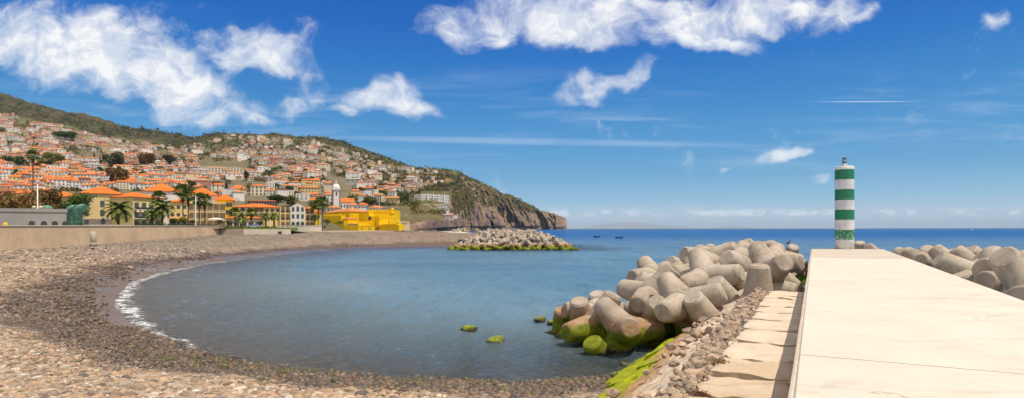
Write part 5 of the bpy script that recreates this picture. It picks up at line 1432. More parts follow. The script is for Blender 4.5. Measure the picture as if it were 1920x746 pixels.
mb = MB(); mb.lathe([(2.9, th+.6), (3.0, th+1.3), (2.95, th+2.2), (2.6, th+3.3), (1.9, th+4.2), (1.0, th+4.8), (.62, th+4.95)], 24); mb.build('dome', M_WHT, t)
mb = MB(); mb.lathe([(.62, th+4.95), (.6, th+6.1), (.75, th+6.2), (.3, th+6.9), (.07, th+7.2), (.07, th+9.2)], 12); mb.build('lantern', M_WHT, t)
mb = MB(); mb.box(-.5, .5, -.06, .06, th+8.2, th+8.4); mb.build('cross', M_DARK, t)
mb = MB(); mb.box(2.7, 14, -1.5, 9, -6, th-9); mb.build('nave', M_WHT, t)
r_ = roof_mb(11.3, 10.5, th-8.8, 2.6, .4, 'gablex').build('roof', M_ROOF, t); r_.location = (2.7, -1.5, 0)
for k in range(5): archwin(t, 4+k*2.1, th-13.2, 1.0, 2.4, -1.5, 'window', M_WIN)
t, w, h = block('stone_chapel', 'small dark stone chapel with a pinnacle left of the church tower', 'chapel', 592, 420, 611, 424, 8, base_at(600, 421)-2, Zt(369, 421), M_STONE, 'hip', 1.4, M_ROOF3)
mb = MB(); mb.lathe([(.8, 0), (.8, 1.2), (.5, 1.6), (.15, 3.4), (.02, 3.9)], 8); mb.build('pinnacle', M_STONE, t, loc=(w*.45, 3, h+1.0))
rows_win(t, w, 3, (h-2.6,), .9, 1.6, me=U_TRIM)

for (a_, b2, pt, pg, wm, rm_, lab) in [(648, 676, 383, 391, M_WHT, M_ROOF2, 'low white house with salmon roof just behind the fort keep'), (672, 690, 382, 390, M_WHT, M_ROOF, 'white house with orange roof behind the fort gatehouse'), (690, 722, 388, 396, M_CRM, M_ROOF2, 'long cream house behind the fort battlements'),
                                    (613, 640, 388, 396, M_CRM, M_ROOF2, 'cream house with salmon roof between church nave and fort'), (582, 600, 397, 412, M_BYEL, M_ROOF, 'bright yellow house between loggia bay and tall palm pair')]:
    Yh = min(YG((a_+b2)/2, pg), 430) if a_ > 600 else 262
    t, w, h = block('house', lab, 'house', a_, Yh, b2, 0, 9, min(base_at((a_+b2)/2, Yh), Zt(pg+4, Yh)), Zt(pt, Yh), wm, 'hip', 1.5, rm_)
    rows_win(t, w, 4, (h-2.6,), 1.0, 1.3)
cand = []
py = 396.0
while py > 205:
    f = (400-py)/190
    stepx = 14.5-7.6*min(1, f*1.2)
    px = -10+random.uniform(0, 8)
    while px < 880:
        x = px+random.uniform(-3, 3); y = py+random.uniform(-2.2, 2.2)
        px += stepx*random.uniform(.75, 1.3)
        top = SKYL(x)+np.interp(x, [0, 120, 330, 430, 600, 800], [36, 40, 22, 5, 16, 8])
        if y < top or blocked(x, y): continue
        if x > 640 and y > np.interp(x, [640, 700, 760, 800, 850], [392, 388, 384, 374, 352]): continue
        if x > 770 and y > np.interp(x, [770, 820, 880], [385, 352, 338]): continue
        den = fbm(x/46, y/20, 2.2, 4)+.22*(1-f*1.1)+np.interp(x, [0, 500, 700, 860], [.20, .12, .06, -.03])
        if den < -.15+.09*f: continue
        Y = Yof(x, y)
        if Y is None or Y > 2650: continue
        cand.append((x, y, Y))
    py -= 7.6-4.2*min(1, f*1.15)
cand.sort(key=lambda c: c[2])
print('houses', len(cand))
WALLC = [('white', M_WHT), ('cream', M_CRM), ('pale yellow', M_YEL), ('pink', M_PINK), ('ochre', M_OCH), ('grey white', M_GRY)]
WP = [.50, .25, .14, .04, .04, .03]
ROOFC = [('orange', M_ROOF), ('salmon', M_ROOF2), ('brown', M_ROOF3)]
protos = {}
def proto(size, wi, ri, kind):
    k = (size, wi, ri, kind)
    if k in protos: return protos[k]
    w, d, h = {'small': (8, 7.5, 4.6), 'wide': (13.5, 8.5, 6.4), 'tall': (9.5, 8.5, 9.0), 'long': (20, 9, 9.0)}[size]
    t = thing('house', '', 'house', (0, 0, -500))
    mb = MB(); mb.box(-w/2, w/2, -d/2, d/2, -5, h)
    if kind == 'flat': mb.box(-w/2-.1, w/2+.1, -d/2-.1, d/2+.1, h+.002, h+.6)
    mb.build('wall', WALLC[wi][1], t)
    if kind != 'flat':
        r_ = roof_mb(w, d, h+.2, {'hip': 1.85, 'gablex': 1.8}[kind], .5, kind); o = r_.build('roof', ROOFC[ri][1], t); o.location = (-w/2, -d/2, 0)
        mb = MB(); mb.box(-.4, .4, -.4, .4, 0, 1.5); mb.build('chimney', M_WHT, o, loc=(w*.7, d*.6, h+1.4))
    nwin = {'small': 2, 'long': 6}.get(size, 3)
    for z in ([h-2.6] if size == 'small' else ([h-2.5, h-5.3] if size == 'wide' else [h-2.5, h-5.3, h-8.1])):
        for i in range(nwin): window(t, -w/2+w*(i+.5)/nwin, z, 1.15, 1.5, -d/2, me=U_SHUT if (i+wi) % 3 == 0 else U_WIN)
    for i in (-1, 1):
        o = ubox('window', U_WIN, t, w/2-.1, w/2+.05, i*d*.22-.5, i*d*.22+.5, h-2.5, h-1.0)
    protos[k] = t; return t
hl = []
NI = 275
placed = []
for (x, y, Y) in cand[:NI]:
    size = random.choices(['small', 'wide', 'tall', 'long'], [.30, .33, .27, .10])[0]; wi = random.choices(range(6), WP)[0]; ri = random.choices(range(3), [.66, .26, .08])[0]
    kind = random.choices(['hip', 'gablex', 'flat'], [.58, .26, .16])[0]
    p = proto(size, wi, ri, kind); rz = random.gauss(0, .3)+(math.pi/2 if random.random() < .15 else 0)-math.atan2(xat(x, Y), Y)*.75
    o = dup(p, (xat(x, Y), Y, hz(x, Y)-.3), rz, None, 'houses on the hillside', random.uniform(.85, 1.12))
    rf = 'flat roof' if kind == 'flat' else f'{ROOFC[ri][0]} {"hipped" if kind == "hip" else "gabled"} roof'
    hl.append((o, f'{size} {WALLC[wi][0]} house, {rf}, {where(x, y)}', x)); placed.append((x, y))
finish_labels(hl)
for t in protos.values():
    for ch in list(t.children):
        for g in list(ch.children): bpy.data.objects.remove(g)
        bpy.data.objects.remove(ch)
    bpy.data.objects.remove(t)
# the far rest of the town, beyond counting
VV = []; FF = []; TT = []
def far_house(x, y, Y, ks=1.0):
    w, d, h = random.choice([(8, 7, 4.5), (9, 8, 5.5), (12, 8, 6.5), (10, 8, 9), (17, 9, 7), (26, 10, 10)]); sc = random.uniform(.8, 1.15)*ks; w, d, h = w*sc, d*sc, h*sc
    rz = random.gauss(0, .35)-math.atan2(xat(x, Y), Y)*.7+(1.57 if random.random() < .2 else 0); c, s = math.cos(rz), math.sin(rz)
    ox, oy, oz = xat(x, Y), Y, hz(x, Y)-.5
    wc = random.choices([(.80, .76, .69), (.76, .65, .50), (.72, .55, .28), (.56, .30, .23), (.45, .42, .40)], [.52, .27, .09, .07, .05])[0]
    rc = random.choices([(.68, .20, .045), (.60, .26, .10), (.36, .14, .07), (.60, .56, .52)], [.50, .28, .10, .12])[0]
    k = random.uniform(.62, 1.12); rr = 1.75*sc; ov = .5
    def P(px_, py_, pz_): return (ox+px_*c-py_*s, oy+px_*s+py_*c, oz+pz_)
    o = len(VV)
    for (a, b_) in ((-w/2, -d/2), (w/2, -d/2), (w/2, d/2), (-w/2, d/2)): VV.append(P(a, b_, -5 if ks == 1 else -1.6)); VV.append(P(a, b_, h))
    TT.extend([tuple(q*k for q in wc)]*8)
    for a in range(4):
        b2 = (a+1) % 4; FF.append((o+a*2, o+b2*2, o+b2*2+1, o+a*2+1))
    o = len(VV); i = d/2
    for (a, b_, z) in ((-w/2-ov, -d/2-ov, h), (w/2+ov, -d/2-ov, h), (w/2+ov, d/2+ov, h), (-w/2-ov, d/2+ov, h), (-w/2+i, 0, h+rr), (w/2-i, 0, h+rr)): VV.append(P(a, b_, z))
    TT.extend([tuple(q*k for q in rc)]*6)
    FF.extend([(o, o+1, o+5, o+4), (o+1, o+2, o+5, o+5), (o+2, o+3, o+4, o+5), (o+3, o, o+4, o+4), (o+3, o+2, o+1, o)])
    for z in ((h-2.6,) if h < 5 else (h-2.5, h-5.2)):
        for q in (-.3, .02, .32):
            o = len(VV); a = q*w
            VV.extend([P(a-.7, -d/2-.06, z), P(a+.7, -d/2-.06, z), P(a+.7, -d/2-.06, z+1.6), P(a-.7, -d/2-.06, z+1.6)]); TT.extend([(.06, .06, .065)]*4); FF.append((o, o+1, o+2, o+3))
for c in cand[NI:]: far_house(*c)
for (px_, py_, Yv) in [(834, 407, 850), (840, 411, 845), (846, 408, 860), (851, 413, 870), (857, 415, 900), (862, 417, 930), (838, 404, 870), (845, 403, 880), (869, 353, 1700), (875, 356, 1750), (881, 357, 1850), (868, 358, 1650), (886, 360, 1900)]:
    k0 = Yof(px_, py_); far_house(px_, py_, k0 or Yv, .62)
m, nt, b = newmat('distant_house_colours'); a_ = N(nt, 'ShaderNodeAttribute', attribute_name='tint'); L(nt, a_, 'Color', b, 'Base Color'); b.inputs['Roughness'].default_value = .85
V_ = np.array(VV, np.float32); me = bpy.data.meshes.new('distant_houses'); me.from_pydata(VV, [], [tuple(dict.fromkeys(f)) for f in FF]); me.materials.append(m)
at_ = me.attributes.new('tint', 'FLOAT_COLOR', 'POINT'); at_.data.foreach_set('color', np.concatenate([np.array(TT, np.float32), np.ones((len(TT), 1), np.float32)], 1).ravel())
o = bpy.data.objects.new('distant_houses', me); COL.objects.link(o); tag(o, 'crowd of small far houses with orange roofs covering the upper hillside', kind='stuff')
# ------------------------------------------------------------------ plants
def leafmat(name, c1, c2, c3=None):
    m, nt, b = newmat(name); p = pos_(nt)
    a = N(nt, 'ShaderNodeAttribute', attribute_name='leaf')
    col = mixc(nt, a.outputs['Fac'], c1, c2)
    if c3: col = mixc(nt, mrange(nt, noise_(nt, p, .5, 3), .5, .7), col, c3)
    oi = nt.nodes.new('ShaderNodeObjectInfo'); hv = N(nt, 'ShaderNodeHueSaturation'); nt.links.new(mrange(nt, oi.outputs['Random'], 0, 1, .75, 1.25, False), hv.inputs['Value']); nt.links.new(col, hv.inputs['Color'])
    setin(nt, b, 'Base Color', hv.outputs[0]); setin(nt, b, 'Roughness', .75); setin(nt, b, 'Specular IOR Level', .2)
    return m
M_BARK = mat('bark', (.12, .085, .06), (.075, .055, .04), 4, .95, .6, 14)
M_PALMBARK = mat('palm_bark', (.20, .145, .095), (.13, .09, .06), 5, .95, .6, 14)
LF_GREEN = leafmat('green_foliage', (.035, .068, .014), (.095, .145, .028)); LF_DARK = leafmat('dark_foliage', (.020, .036, .014), (.055, .078, .024))
LF_OLIVE = leafmat('olive_foliage', (.075, .078, .018), (.165, .155, .04)); LF_RUST = leafmat('rust_foliage', (.13, .075, .028), (.25, .14, .045), (.12, .11, .028))
LF_PALM = leafmat('palm_fronds', (.07, .105, .02), (.22, .26, .06)); LF_LIME = leafmat('lime_foliage', (.12, .15, .01), (.22, .24, .015)); LF_DRY = leafmat('dry_fronds', (.15, .10, .05), (.22, .15, .07))
def leaf_cloud(name, lobes, n, size, mt, parent=None, seed=0, flat=.0):
    """many leaf cards spread through a set of lobes (x, y, z, rx, ry, rz)"""
    g = np.random.default_rng(seed); vol = np.array([l[3]*l[4]*l[5] for l in lobes])**.72; k = g.choice(len(lobes), n, p=vol/vol.sum())
    Lb = np.array(lobes, float)[k]
    d = g.normal(size=(n, 3)); d /= np.linalg.norm(d, axis=1, keepdims=True); r = g.random(n)**.38*(1+.16*g.normal(size=n))
    P = Lb[:, :3]+d*Lb[:, 3:]*r[:, None]
    nrm = d*.75+g.normal(size=(n, 3))*.6; nrm /= np.linalg.norm(nrm, axis=1, keepdims=True)
    t = np.cross(nrm, g.normal(size=(n, 3))); t /= np.linalg.norm(t, axis=1, keepdims=True); b_ = np.cross(nrm, t)
    s = size*g.uniform(.55, 1.3, (n, 1))
    V = np.stack([P-t*s, P-b_*s*.6, P+t*s, P+b_*s*.6], 1).reshape(-1, 3)
    Fq = np.arange(4*n).reshape(n, 4)
    return npmesh_p(name, V, Fq, mt, parent, np.repeat(g.random(n), 4))
def npmesh_p(name, V, Fq, mt, parent, lf):
    o = npmesh(name, V, Fq, mt, False, {'leaf': lf}); o.parent = parent; return o
def tree(name, label, loc, h, cr, mt, seed, group=None, n=900, leaf=None, shape='round'):
    rr = random.Random(seed); t = thing(name, label, 'tree', loc, rr.uniform(0, 6), group)
    lob = []
    if shape == 'cone':
        for i in range(9):
            f = i/8; r_ = cr*(1-f)**.8*.95+.12; lob.append((0, 0, h*.08+h*.88*f, r_, r_, h*.10))
        th = h*.5
    elif shape == 'spread':
        for i in range(10):
            a = rr.uniform(0, 6.28); d = cr*rr.uniform(.1, .72); lob.append((d*math.cos(a), d*math.sin(a), h*rr.uniform(.36, .80), cr*rr.uniform(.30, .46), cr*rr.uniform(.30, .46), h*rr.uniform(.16, .26)))
        th = h*.55
    else:
        for i in range(9):
            a = rr.uniform(0, 6.28); d = cr*rr.uniform(0, .55); z = h*rr.uniform(.38, .86); lob.append((d*math.cos(a), d*math.sin(a), z, cr*rr.uniform(.32, .52), cr*rr.uniform(.32, .52), h*rr.uniform(.12, .2)))
        th = h*.5
    leaf_cloud('crown', lob, n, leaf or max(.12, cr*.09), mt, t, seed)
    mb = MB(); mb.tube([(0, 0, -1.5), (0, 0, th*.4), (cr*.04, 0, th)], [h*.035+.05, h*.026+.04, h*.014+.02], 7)
    if shape != 'cone':
        for i in range(4):
            l = lob[i]; mb.tube([(0, 0, th*.45), (l[0]*.5, l[1]*.5, th*.45+(l[2]-th*.45)*.6), (l[0], l[1], l[2])], [h*.016+.02, h*.011+.015, .02], 5)
    mb.build('trunk', M_BARK, t)
    return t
def palm(label, px, Y, py_base, py_top, cr, fan, seed, lean=0.0, group=None, z0=None, dry=False):
    rr = random.Random(seed); z0 = zat(py_base, Y) if z0 is None else z0; H = zat(py_top, Y)-z0
    t = thing('palm_tree', label, 'palm', (xat(px, Y), Y, z0), rr.uniform(0, 6) if not lean else 0, group)
    top = Vector((lean, 0, H)); mb = MB()
    tr_ = .16 if fan else .30
    mb.tube([(0, 0, -1), (0, 0, 0), (lean*.3, 0, H*.4), (lean*.8, 0, H*.8), top], [tr_*1.5, tr_*1.35, tr_, tr_*.9, tr_*1.1], 9); mb.build('trunk', M_PALMBARK, t)
    vs = []; lf = []; fs = []
    nf = 34 if fan else 38
    for i in range(nf):
        a = i*2.39996+rr.uniform(-.2, .2); e0 = math.radians(78-118*(i/nf)) if fan else math.radians(80-105*(i/nf)**.9)
        Lf = cr*rr.uniform(.85, 1.12); hv = Vector((math.cos(a), math.sin(a), 0)); side = Vector((-math.sin(a), math.cos(a), 0)); c = rr.random()
        if fan:
            st = top+(hv*math.cos(e0)+Vector((0, 0, math.sin(e0))))*Lf*.45
            dirf = (hv*math.cos(e0)+Vector((0, 0, math.sin(e0))))
            up = side.cross(dirf).normalized()
            o = len(vs); w = side*.03; vs += [top-w, top+w, st+w, st-w]; fs.append((o, o+1, o+2, o+3)); lf += [c]*4
            for k in range(9):
                q = (k-4)/4*1.25; dd_ = (dirf*math.cos(q)+side*math.sin(q)).normalized(); tip = st+dd_*Lf*.52*(1-.15*abs(q))-Vector((0, 0, .10*Lf*rr.uniform(.5, 1.6)))
                ww = up.cross(dd_).normalized()*.075*Lf
                mid = st+dd_*Lf*.3; o = len(vs); vs += [st, mid+ww, tip, mid-ww]; fs.append((o, o+1, o+2, o+3)); lf += [min(1, c*.7+rr.random()*.3)]*4
        else:
            pts = []; p = top.copy(); e = e0
            for k in range(8):
                pts.append(p.copy()); p = p+(hv*math.cos(e)+Vector((0, 0, math.sin(e))))*Lf/7; e -= math.radians(13)
            for k in range(7):
                for f_ in (.0, .5):
                    q = pts[k].lerp(pts[k+1], f_); d_ = (pts[k+1]-pts[k]).normalized(); ll = Lf*.26*math.sin(math.pi*min(1, (k+f_+.8)/8.2))+.05
                    for sgn in (-1, 1):
                        tip = q+(side*sgn*.8+d_*.7+Vector((0, 0, -.28))).normalized()*ll; w = d_*.085*Lf/2
                        o = len(vs); vs += [q-w, q+w, tip+w*.3, tip-w*.3]; fs.append((o, o+1, o+2, o+3)); lf += [min(1, c*.6+rr.random()*.4)]*4
                o = len(vs); w = side*.035; vs += [pts[k]-w, pts[k]+w, pts[k+1]+w, pts[k+1]-w]; fs.append((o, o+1, o+2, o+3)); lf += [c]*4
    npmesh_p('crown', np.array([v[:] for v in vs]), np.array(fs), LF_PALM, t, np.array(lf))
    if fan:
        mb = MB(); mb.lathe([(.10, H-cr*1.05), (.34, H-cr*.9), (.40, H-cr*.4), (.2, H)], 10, c=(lean, 0, 0)); mb.build('dry_skirt', LF_DRY, t)
    return t
def ctree(kind, px, py_base, py_top, wpx, Y, mt, label, seed, n=1400, shape='round', leaf=None, group=None):
    z0 = zat(py_base, Y); H = zat(py_top, Y)-z0; return tree(kind, label, (xat(px, Y), Y, z0), H, wpx/2/F*Y, mt, seed, group, n, leaf, shape)
# along the promenade
ctree('broadleaf_tree', 30, 421, 347, 105, 120, LF_RUST, 'big rust brown and olive tree behind the grey station at the left border', 1, 5200, 'spread', .26)
ctree('broadleaf_tree', 88, 421, 352, 66, 128, LF_RUST, 'rust brown tree right of the tall white lamp pole behind the station', 2, 3600, 'spread', .26)
ctree('broadleaf_tree', 136, 421, 359, 78, 150, LF_GREEN, 'dense dark green tree above the green ducts in front of the yellow hotel', 3, 4600, 'round', .26)
palm('bushy date palm with wide fronds in front of the left yellow hotel', 222, 165, 421, 391, 4.6, False, 4, z0=5.4)
palm('date palm right of the hotel balconies with a fan palm behind', 304, 172, 421, 390, 4.2, False, 5, z0=5.4)
palm('tall fan palm rising behind the date palm beside the hotel wing', 297, 180, 421, 371, 2.9, True, 6, z0=5.4)
palm('small date palm just left of the larger one by the hotel wing', 285, 176, 421, 399, 2.6, False, 7, z0=5.4)
palm('tall fan palm with thick crown before the small yellow building, left of two', 343, 178, 421, 358, 3.2, True, 8, z0=5.4)
palm('fan palm right beside the taller thick crowned one by the small yellow building', 353, 186, 421, 368, 3.0, True, 9, z0=5.4)
palm('fan palm just right of the thin white pole, left of two', 374, 176, 421, 374, 2.7, True, 10, z0=5.4)
palm('fan palm just right of the thin white pole, right of two', 384, 180, 421, 376, 2.7, True, 11, z0=5.4)
palm('young palm before the pavilion, left of the white lamp', 441, 190, 421, 397, 2.4, True, 12, z0=5.4)
palm('young fan palm in front of the long yellow hotel', 471, 196, 421, 398, 2.4, True, 13, z0=5.4)
palm('low palm clump in front of the cafe pavilion', 452, 187, 421, 406, 2.6, False, 14, z0=5.2)
palm('feathery palm before the windows of the long yellow hotel', 498, 205, 421, 404, 2.3, False, 15, z0=5.2)
palm('feathery palm left of the arched loggia bay', 514, 208, 421, 403, 2.4, False, 16, z0=5.2)
palm('tall fan palm right of the white gabled front, left of the pair', 597, 236, 422, 383, 3.4, True, 17, z0=5.0)
palm('tall fan palm right of the white gabled front, right of the pair', 605, 240, 422, 380, 3.4, True, 18, z0=5.0)
palm('short palm between the loggia bay and the tall pair of palms', 590, 232, 422, 406, 2.0, False, 19, z0=5.0)
palm('very tall fan palm rising above the rust trees at the far left', 62, 150, 421, 291, 2.0, True, 20, z0=5.4)
def bush(px, py_base, py_top, wpx, Y, mt, label, seed, n=700, cat='bush', name='bush', group=None):
    z0 = zat(py_base, Y); H = zat(py_top, Y)-z0; r_ = wpx/2/F*Y; rr = random.Random(seed)
    t = thing(name, label, cat, (xat(px, Y), Y, z0), 0, group)
    lob = [(r_*rr.uniform(-.55, .55), r_*.5*rr.uniform(-.5, .5), H*rr.uniform(.35, .65), r_*.5, r_*.5, H*.38) for _ in range(7)]
    leaf_cloud('foliage', lob, n, max(.08, H*.075), mt, t, seed)
    mb = MB(); [mb.tube([(0, 0, -.2), (l[0]*.6, l[1]*.6, l[2])], [.06, .02], 5) for l in lob[:3]]; mb.build('stem', M_BARK, t)
    return t
bush(325, 417, 404, 14, 172, LF_GREEN, 'round green bush left of the lime bush by the palms', 31)
bush(343, 417, 404, 14, 171, LF_LIME, 'round lime green bush between palms and thin white pole', 32)
bush(412, 420, 409, 22, 185, LF_OLIVE, 'olive bush before the white marquee', 33); bush(430, 420, 410, 16, 186, LF_OLIVE, 'low olive bush right of the marquee', 34); bush(487, 421, 412, 14, 190, LF_OLIVE, 'olive shrub beside the pavilion end', 35)
bush(636, 419.5, 412, 21, 325, LF_GREEN, 'dark green bush left below the fort terrace', 36); bush(613, 419, 408, 18, 330, LF_OLIVE, 'brown olive bush at the left foot of the fort', 37); bush(694, 412, 403, 9, 347, LF_OLIVE, 'small tree bush on the fort terrace', 38)
bush(709, 429, 424, 9, 338, LF_OLIVE, 'shrub at the foot of the fort\'s lower wall', 39); bush(609, 426, 421.5, 10, 218, LF_GREEN, 'low green bush at the end of the ramp wall', 40); bush(360, 417, 409, 18, 178, LF_GREEN, 'green shrub behind the thin white pole', 41)
def hedge(label, px1, px2, Y1, Y2, z0, hgt, wid, mt, seed):
    a = Vector((xat(px1, Y1), Y1, z0)); b_ = Vector((xat(px2, Y2), Y2, z0)); n = int((b_-a).length/1.1); d = (b_-a)/n
    t = thing('hedge', label, 'hedge', a); lob = [(d.x*i, d.y*i, hgt*.5, .8, wid*.6, hgt*.52) for i in range(n+1)]
    leaf_cloud('foliage', lob, n*150, .13, mt, t, seed)
    mb = MB(); [mb.tube([(d.x*i, d.y*i, -.2), (d.x*i, d.y*i, hgt*.6)], .05, 5) for i in range(0, n+1, 2)]; mb.build('stem', M_BARK, t)
hedge('low dark hedge along the promenade before the left hotel', 255, 318, 160, 172, 5.4, 1.5, 1.2, LF_DARK, 51)
hedge('low dark hedge between the lime bush and marquee', 322, 405, 170, 190, 5.4, 1.3, 1.2, LF_DARK, 52)
hedge('low flowering hedge on top of the grassy wall before the pavilion', 425, 520, 178, 196, 5.2, .9, 1.2, LF_OLIVE, 53)
# trees among the houses
tl = []
TS = [(424.5, 369, 338, 10, 'cone', LF_DARK, 'tall dark cypress standing alone above the yellow hotels'), (462, 340, 320, 14, 'round', LF_DARK, 'dark rounded tree above the arched building'), (318, 315, 290, 28, 'round', LF_DARK, 'big dark green tree on the slope above the twin palms'),
 (272, 318, 288, 36, 'spread', LF_RUST, 'wide bare rusty tree left of the big dark tree on the slope'), (215, 315, 286, 40, 'spread', LF_OLIVE, 'wide olive tree on the mid slope left of the rusty tree'), (25, 318, 295, 38, 'round', LF_GREEN, 'dark green tree clump at the left border on the slope'),
 (95, 314, 288, 48, 'spread', LF_OLIVE, 'wide olive tree right of the very tall palm'), (120, 263, 248, 40, 'spread', LF_GREEN, 'flat dark green grove high on the left slope'), (225, 350, 317, 42, 'spread', LF_RUST, 'brown leafless tree behind the left yellow hotel'),
 (404, 350, 340, 24, 'spread', LF_RUST, 'brown olive tree in front of the round arched windows'), (130, 333, 318, 40, 'spread', LF_GREEN, 'green tree row before houses at left mid slope'), (177, 308, 287, 6, 'cone', LF_DARK, 'thin dark conifer on the left mid slope'),
 (188, 318, 290, 5, 'cone', LF_DARK, 'thinnest dark conifer right of another thin conifer'), (525, 372, 355, 20, 'round', LF_RUST, 'rusty tree right of the arched building'), (545, 385, 367, 26, 'spread', LF_OLIVE, 'olive tree above the white gabled front'), (518, 378, 366, 34, 'round', LF_GREEN, 'green tree clump right of the long dark pavilion'),
 (660, 384, 364, 30, 'round', LF_OLIVE, 'olive tree right of the church nave'), (690, 386, 370, 34, 'spread', LF_OLIVE, 'bushy olive tree above the fort roofs'), (575, 366, 350, 20, 'round', LF_DARK, 'dark tree left of the stone chapel'), (716, 360, 345, 10, 'round', LF_GREEN, 'single green tree on the ridge above the fort turret')]
for i, (px, pb, ptp, wpx, shp, mt, lab) in enumerate(TS):
    Y = Yof(px, min(pb, 395)) or 500; z0 = hz(px, Y)-.5; H = (pb-ptp)/F*Y
    tree('cypress' if shp == 'cone' else 'broadleaf_tree', lab, (xat(px, Y), Y, z0), H*1.08, wpx/2/F*Y, mt, 100+i, None, 2200, wpx/2/F*Y*(.2 if shp == 'cone' else .12), shp)
# one tree of each sort, copied over the slope
SORT = []
for i, (nm, mt, shp, H, cr) in enumerate([('dark green round', LF_DARK, 'round', 9, 5), ('mid green round', LF_GREEN, 'round', 8, 4.5), ('olive spreading', LF_OLIVE, 'spread', 8, 6), ('rust brown spreading', LF_RUST, 'spread', 8, 5.5), ('dark narrow', LF_DARK, 'cone', 13, 2), ('green spreading', LF_GREEN, 'spread', 7, 6)]):
    SORT.append((nm, tree('slope_tree', '', (0, 0, -500), H, cr, mt, 300+i, None, 420, cr*.13, shp)))
tcount = 0; tries = 0; spots = []
while tcount < 210 and tries < 6000:
    tries += 1
    px = random.uniform(-5, 770); py = random.uniform(300, 398)
    if blocked(px, py, 4): continue
    if fbm(px/40+30, py/20, 4.4, 3)+random.gauss(0, .22) < -.02: continue
    Y = Yof(px, py)
    if Y is None or Y > 1150: continue
    k = random.choices(range(6), [.28, .24, .18, .12, .07, .11])[0]; nm, src = SORT[k]
    o = dup(src, (xat(px, Y), Y, hz(px, Y)-.6), random.uniform(0, 6.28), None, 'trees among the hillside houses', random.uniform(.6, 1.35))
    tl.append((o, f'{nm} tree among houses, {where(px, py)}', px)); tcount += 1
finish_labels(tl)
for nm, src in SORT:
    for ch in list(src.children): bpy.data.objects.remove(ch)
    bpy.data.objects.remove(src)
# scrub, hedges and distant woods: one mass of leaf clumps
g = np.random.default_rng(5); Pv = []; Sz = []; Kd = []
for _ in range(34000):
    px = random.uniform(-12, 1010); top = SKYL(px) if px < 860 else float(np.interp(px, [860, 885, 905, 940, 985, 1010], [324, 336, 347, 361, 379, 392])); py = top+random.random()**.9*(min(400, np.interp(px, [0, 640, 760, 800, 850, 890], [398, 398, 424, 418, 415, 405]) if px < 890 else top+np.interp(px, [890, 1010], [42, 12]))-top)
    hi = np.interp(py-top, [0, np.interp(px, [0, 150, 330, 430, 600, 800], [36, 40, 22, 7, 16, 8])], [1, 0])
    w = fbm(px/30+11, py/13, 7.7, 4)
    crag = 1 if (px > 640 and py > np.interp(px, [640, 700, 760, 800, 850], [394, 390, 386, 376, 352])) else 0
    if w+hi*.55+crag*.42+(.10 if px > 400 else 0)+random.gauss(0, .14) < .03: continue
    if blocked(px, py, 1): continue
    Y = Yof(px, py)
    if px > 888:
        ii = int(np.clip(np.searchsorted(cols, px), 1, len(cols)-1)); zc = HY-(GZ2[ii]-HC)*F/GY2[ii]; jj = np.where(zc <= py)[0]; Y = float(GY2[ii][jj[0]]) if len(jj) else None
        if Y is not None and random.random() < .62: Y = None
    if Y is None or Y > (2690 if px < 888 else 3500): continue
    s = np.interp(Y, [250, 700, 1500, 2700], [1.3, 2.6, 4.2, 5.5])*random.uniform(.6, 1.4); nn = 16
    if crag: s *= .8
    if py-top < 5 and random.random() < .25: s *= 1.7
    c = np.array([xat(px, Y), Y, hz(px, Y)+s*.35]); d = g.normal(size=(nn, 3))*np.array([.62, .62, .42])*s
    Pv.append(c+d); Sz.append(np.full(nn, s*.36)); Kd.append(np.full(nn, random.choices([0, 1, 2], [.55, .3, .15] if not crag else [.3, .55, .15])[0]))
Pv = np.concatenate(Pv); Sz = np.concatenate(Sz); Kd = np.concatenate(Kd); n = len(Pv)
nrm = g.normal(size=(n, 3))+np.array([0, -.2, .5]); nrm /= np.linalg.norm(nrm, axis=1, keepdims=True); t_ = np.cross(nrm, g.normal(size=(n, 3))); t_ /= np.linalg.norm(t_, axis=1, keepdims=True); b_ = np.cross(nrm, t_)
s = (Sz*g.uniform(.6, 1.3, n))[:, None]; V_ = np.stack([Pv-t_*s, Pv-b_*s*.7, Pv+t_*s, Pv+b_*s*.7], 1).reshape(-1, 3)
print('scrub', n)
o = npmesh('woodland', V_, np.arange(4*n).reshape(n, 4), [LF_DARK, LF_OLIVE, LF_RUST], False, {'leaf': np.repeat(g.random(n), 4)}, Kd); tag(o, 'scrub and distant woods over the hillside', kind='stuff')
# ------------------------------------------------------------------ lamps, poles, railing
M_POLE = mat('pale_pole_paint', (.62, .64, .66), None, rough=.4); M_GLOBE = mat('lamp_globe', (.78, .62, .34), None, rough=.3, spec=.5)
def pole(name, label, px, Y, py_top, r_, cat='pole', z0=5.3, group=None):
    t = thing(name, label, cat, (xat(px, Y), Y, z0), 0, group); H = zat(py_top, Y)-z0
    mb = MB(); mb.lathe([(r_*1.5, -.3), (r_*1.5, .5), (r_, .6), (r_*.75, H), (.01, H+.02)], 12); mb.build('shaft', M_POLE, t)
    mb = MB(); mb.lathe([(r_*2.2, 0), (r_*2.2, .08), (r_*1.52, .1)], 12); mb.build('base_plate', M_GREY, t)
    return t, H
t, H = pole('lamp_pole', 'tall pale steel pole rising in front of the grey station', 70.5, 100, 340.5, .11)
mb = MB(); mb.lathe([(.2, H), (.26, H+.1), (.2, H+.25), (.02, H+.3)], 10); mb.build('head', M_POLE, t)
t, H = pole('lamp_pole', 'thin tall white pole left of the two fan palms', 367, 168, 367, .12); mb = MB(); mb.box(-1.0, .1, -.09, .09, H-.02, H+.12); mb.build('arm', M_POLE, t)
for px, Y, py, lab in ((507.5, 182, 411, 'short white pole before the long yellow hotel'), (600.5, 222, 402, 'white pole before the pair of tall palms'), (711, 400, 372, 'thin tall mast rising behind the fort')):
    pole('pole', lab, px, Y, py, .07 if Y < 300 else .12, z0=5.2 if Y < 300 else 6)
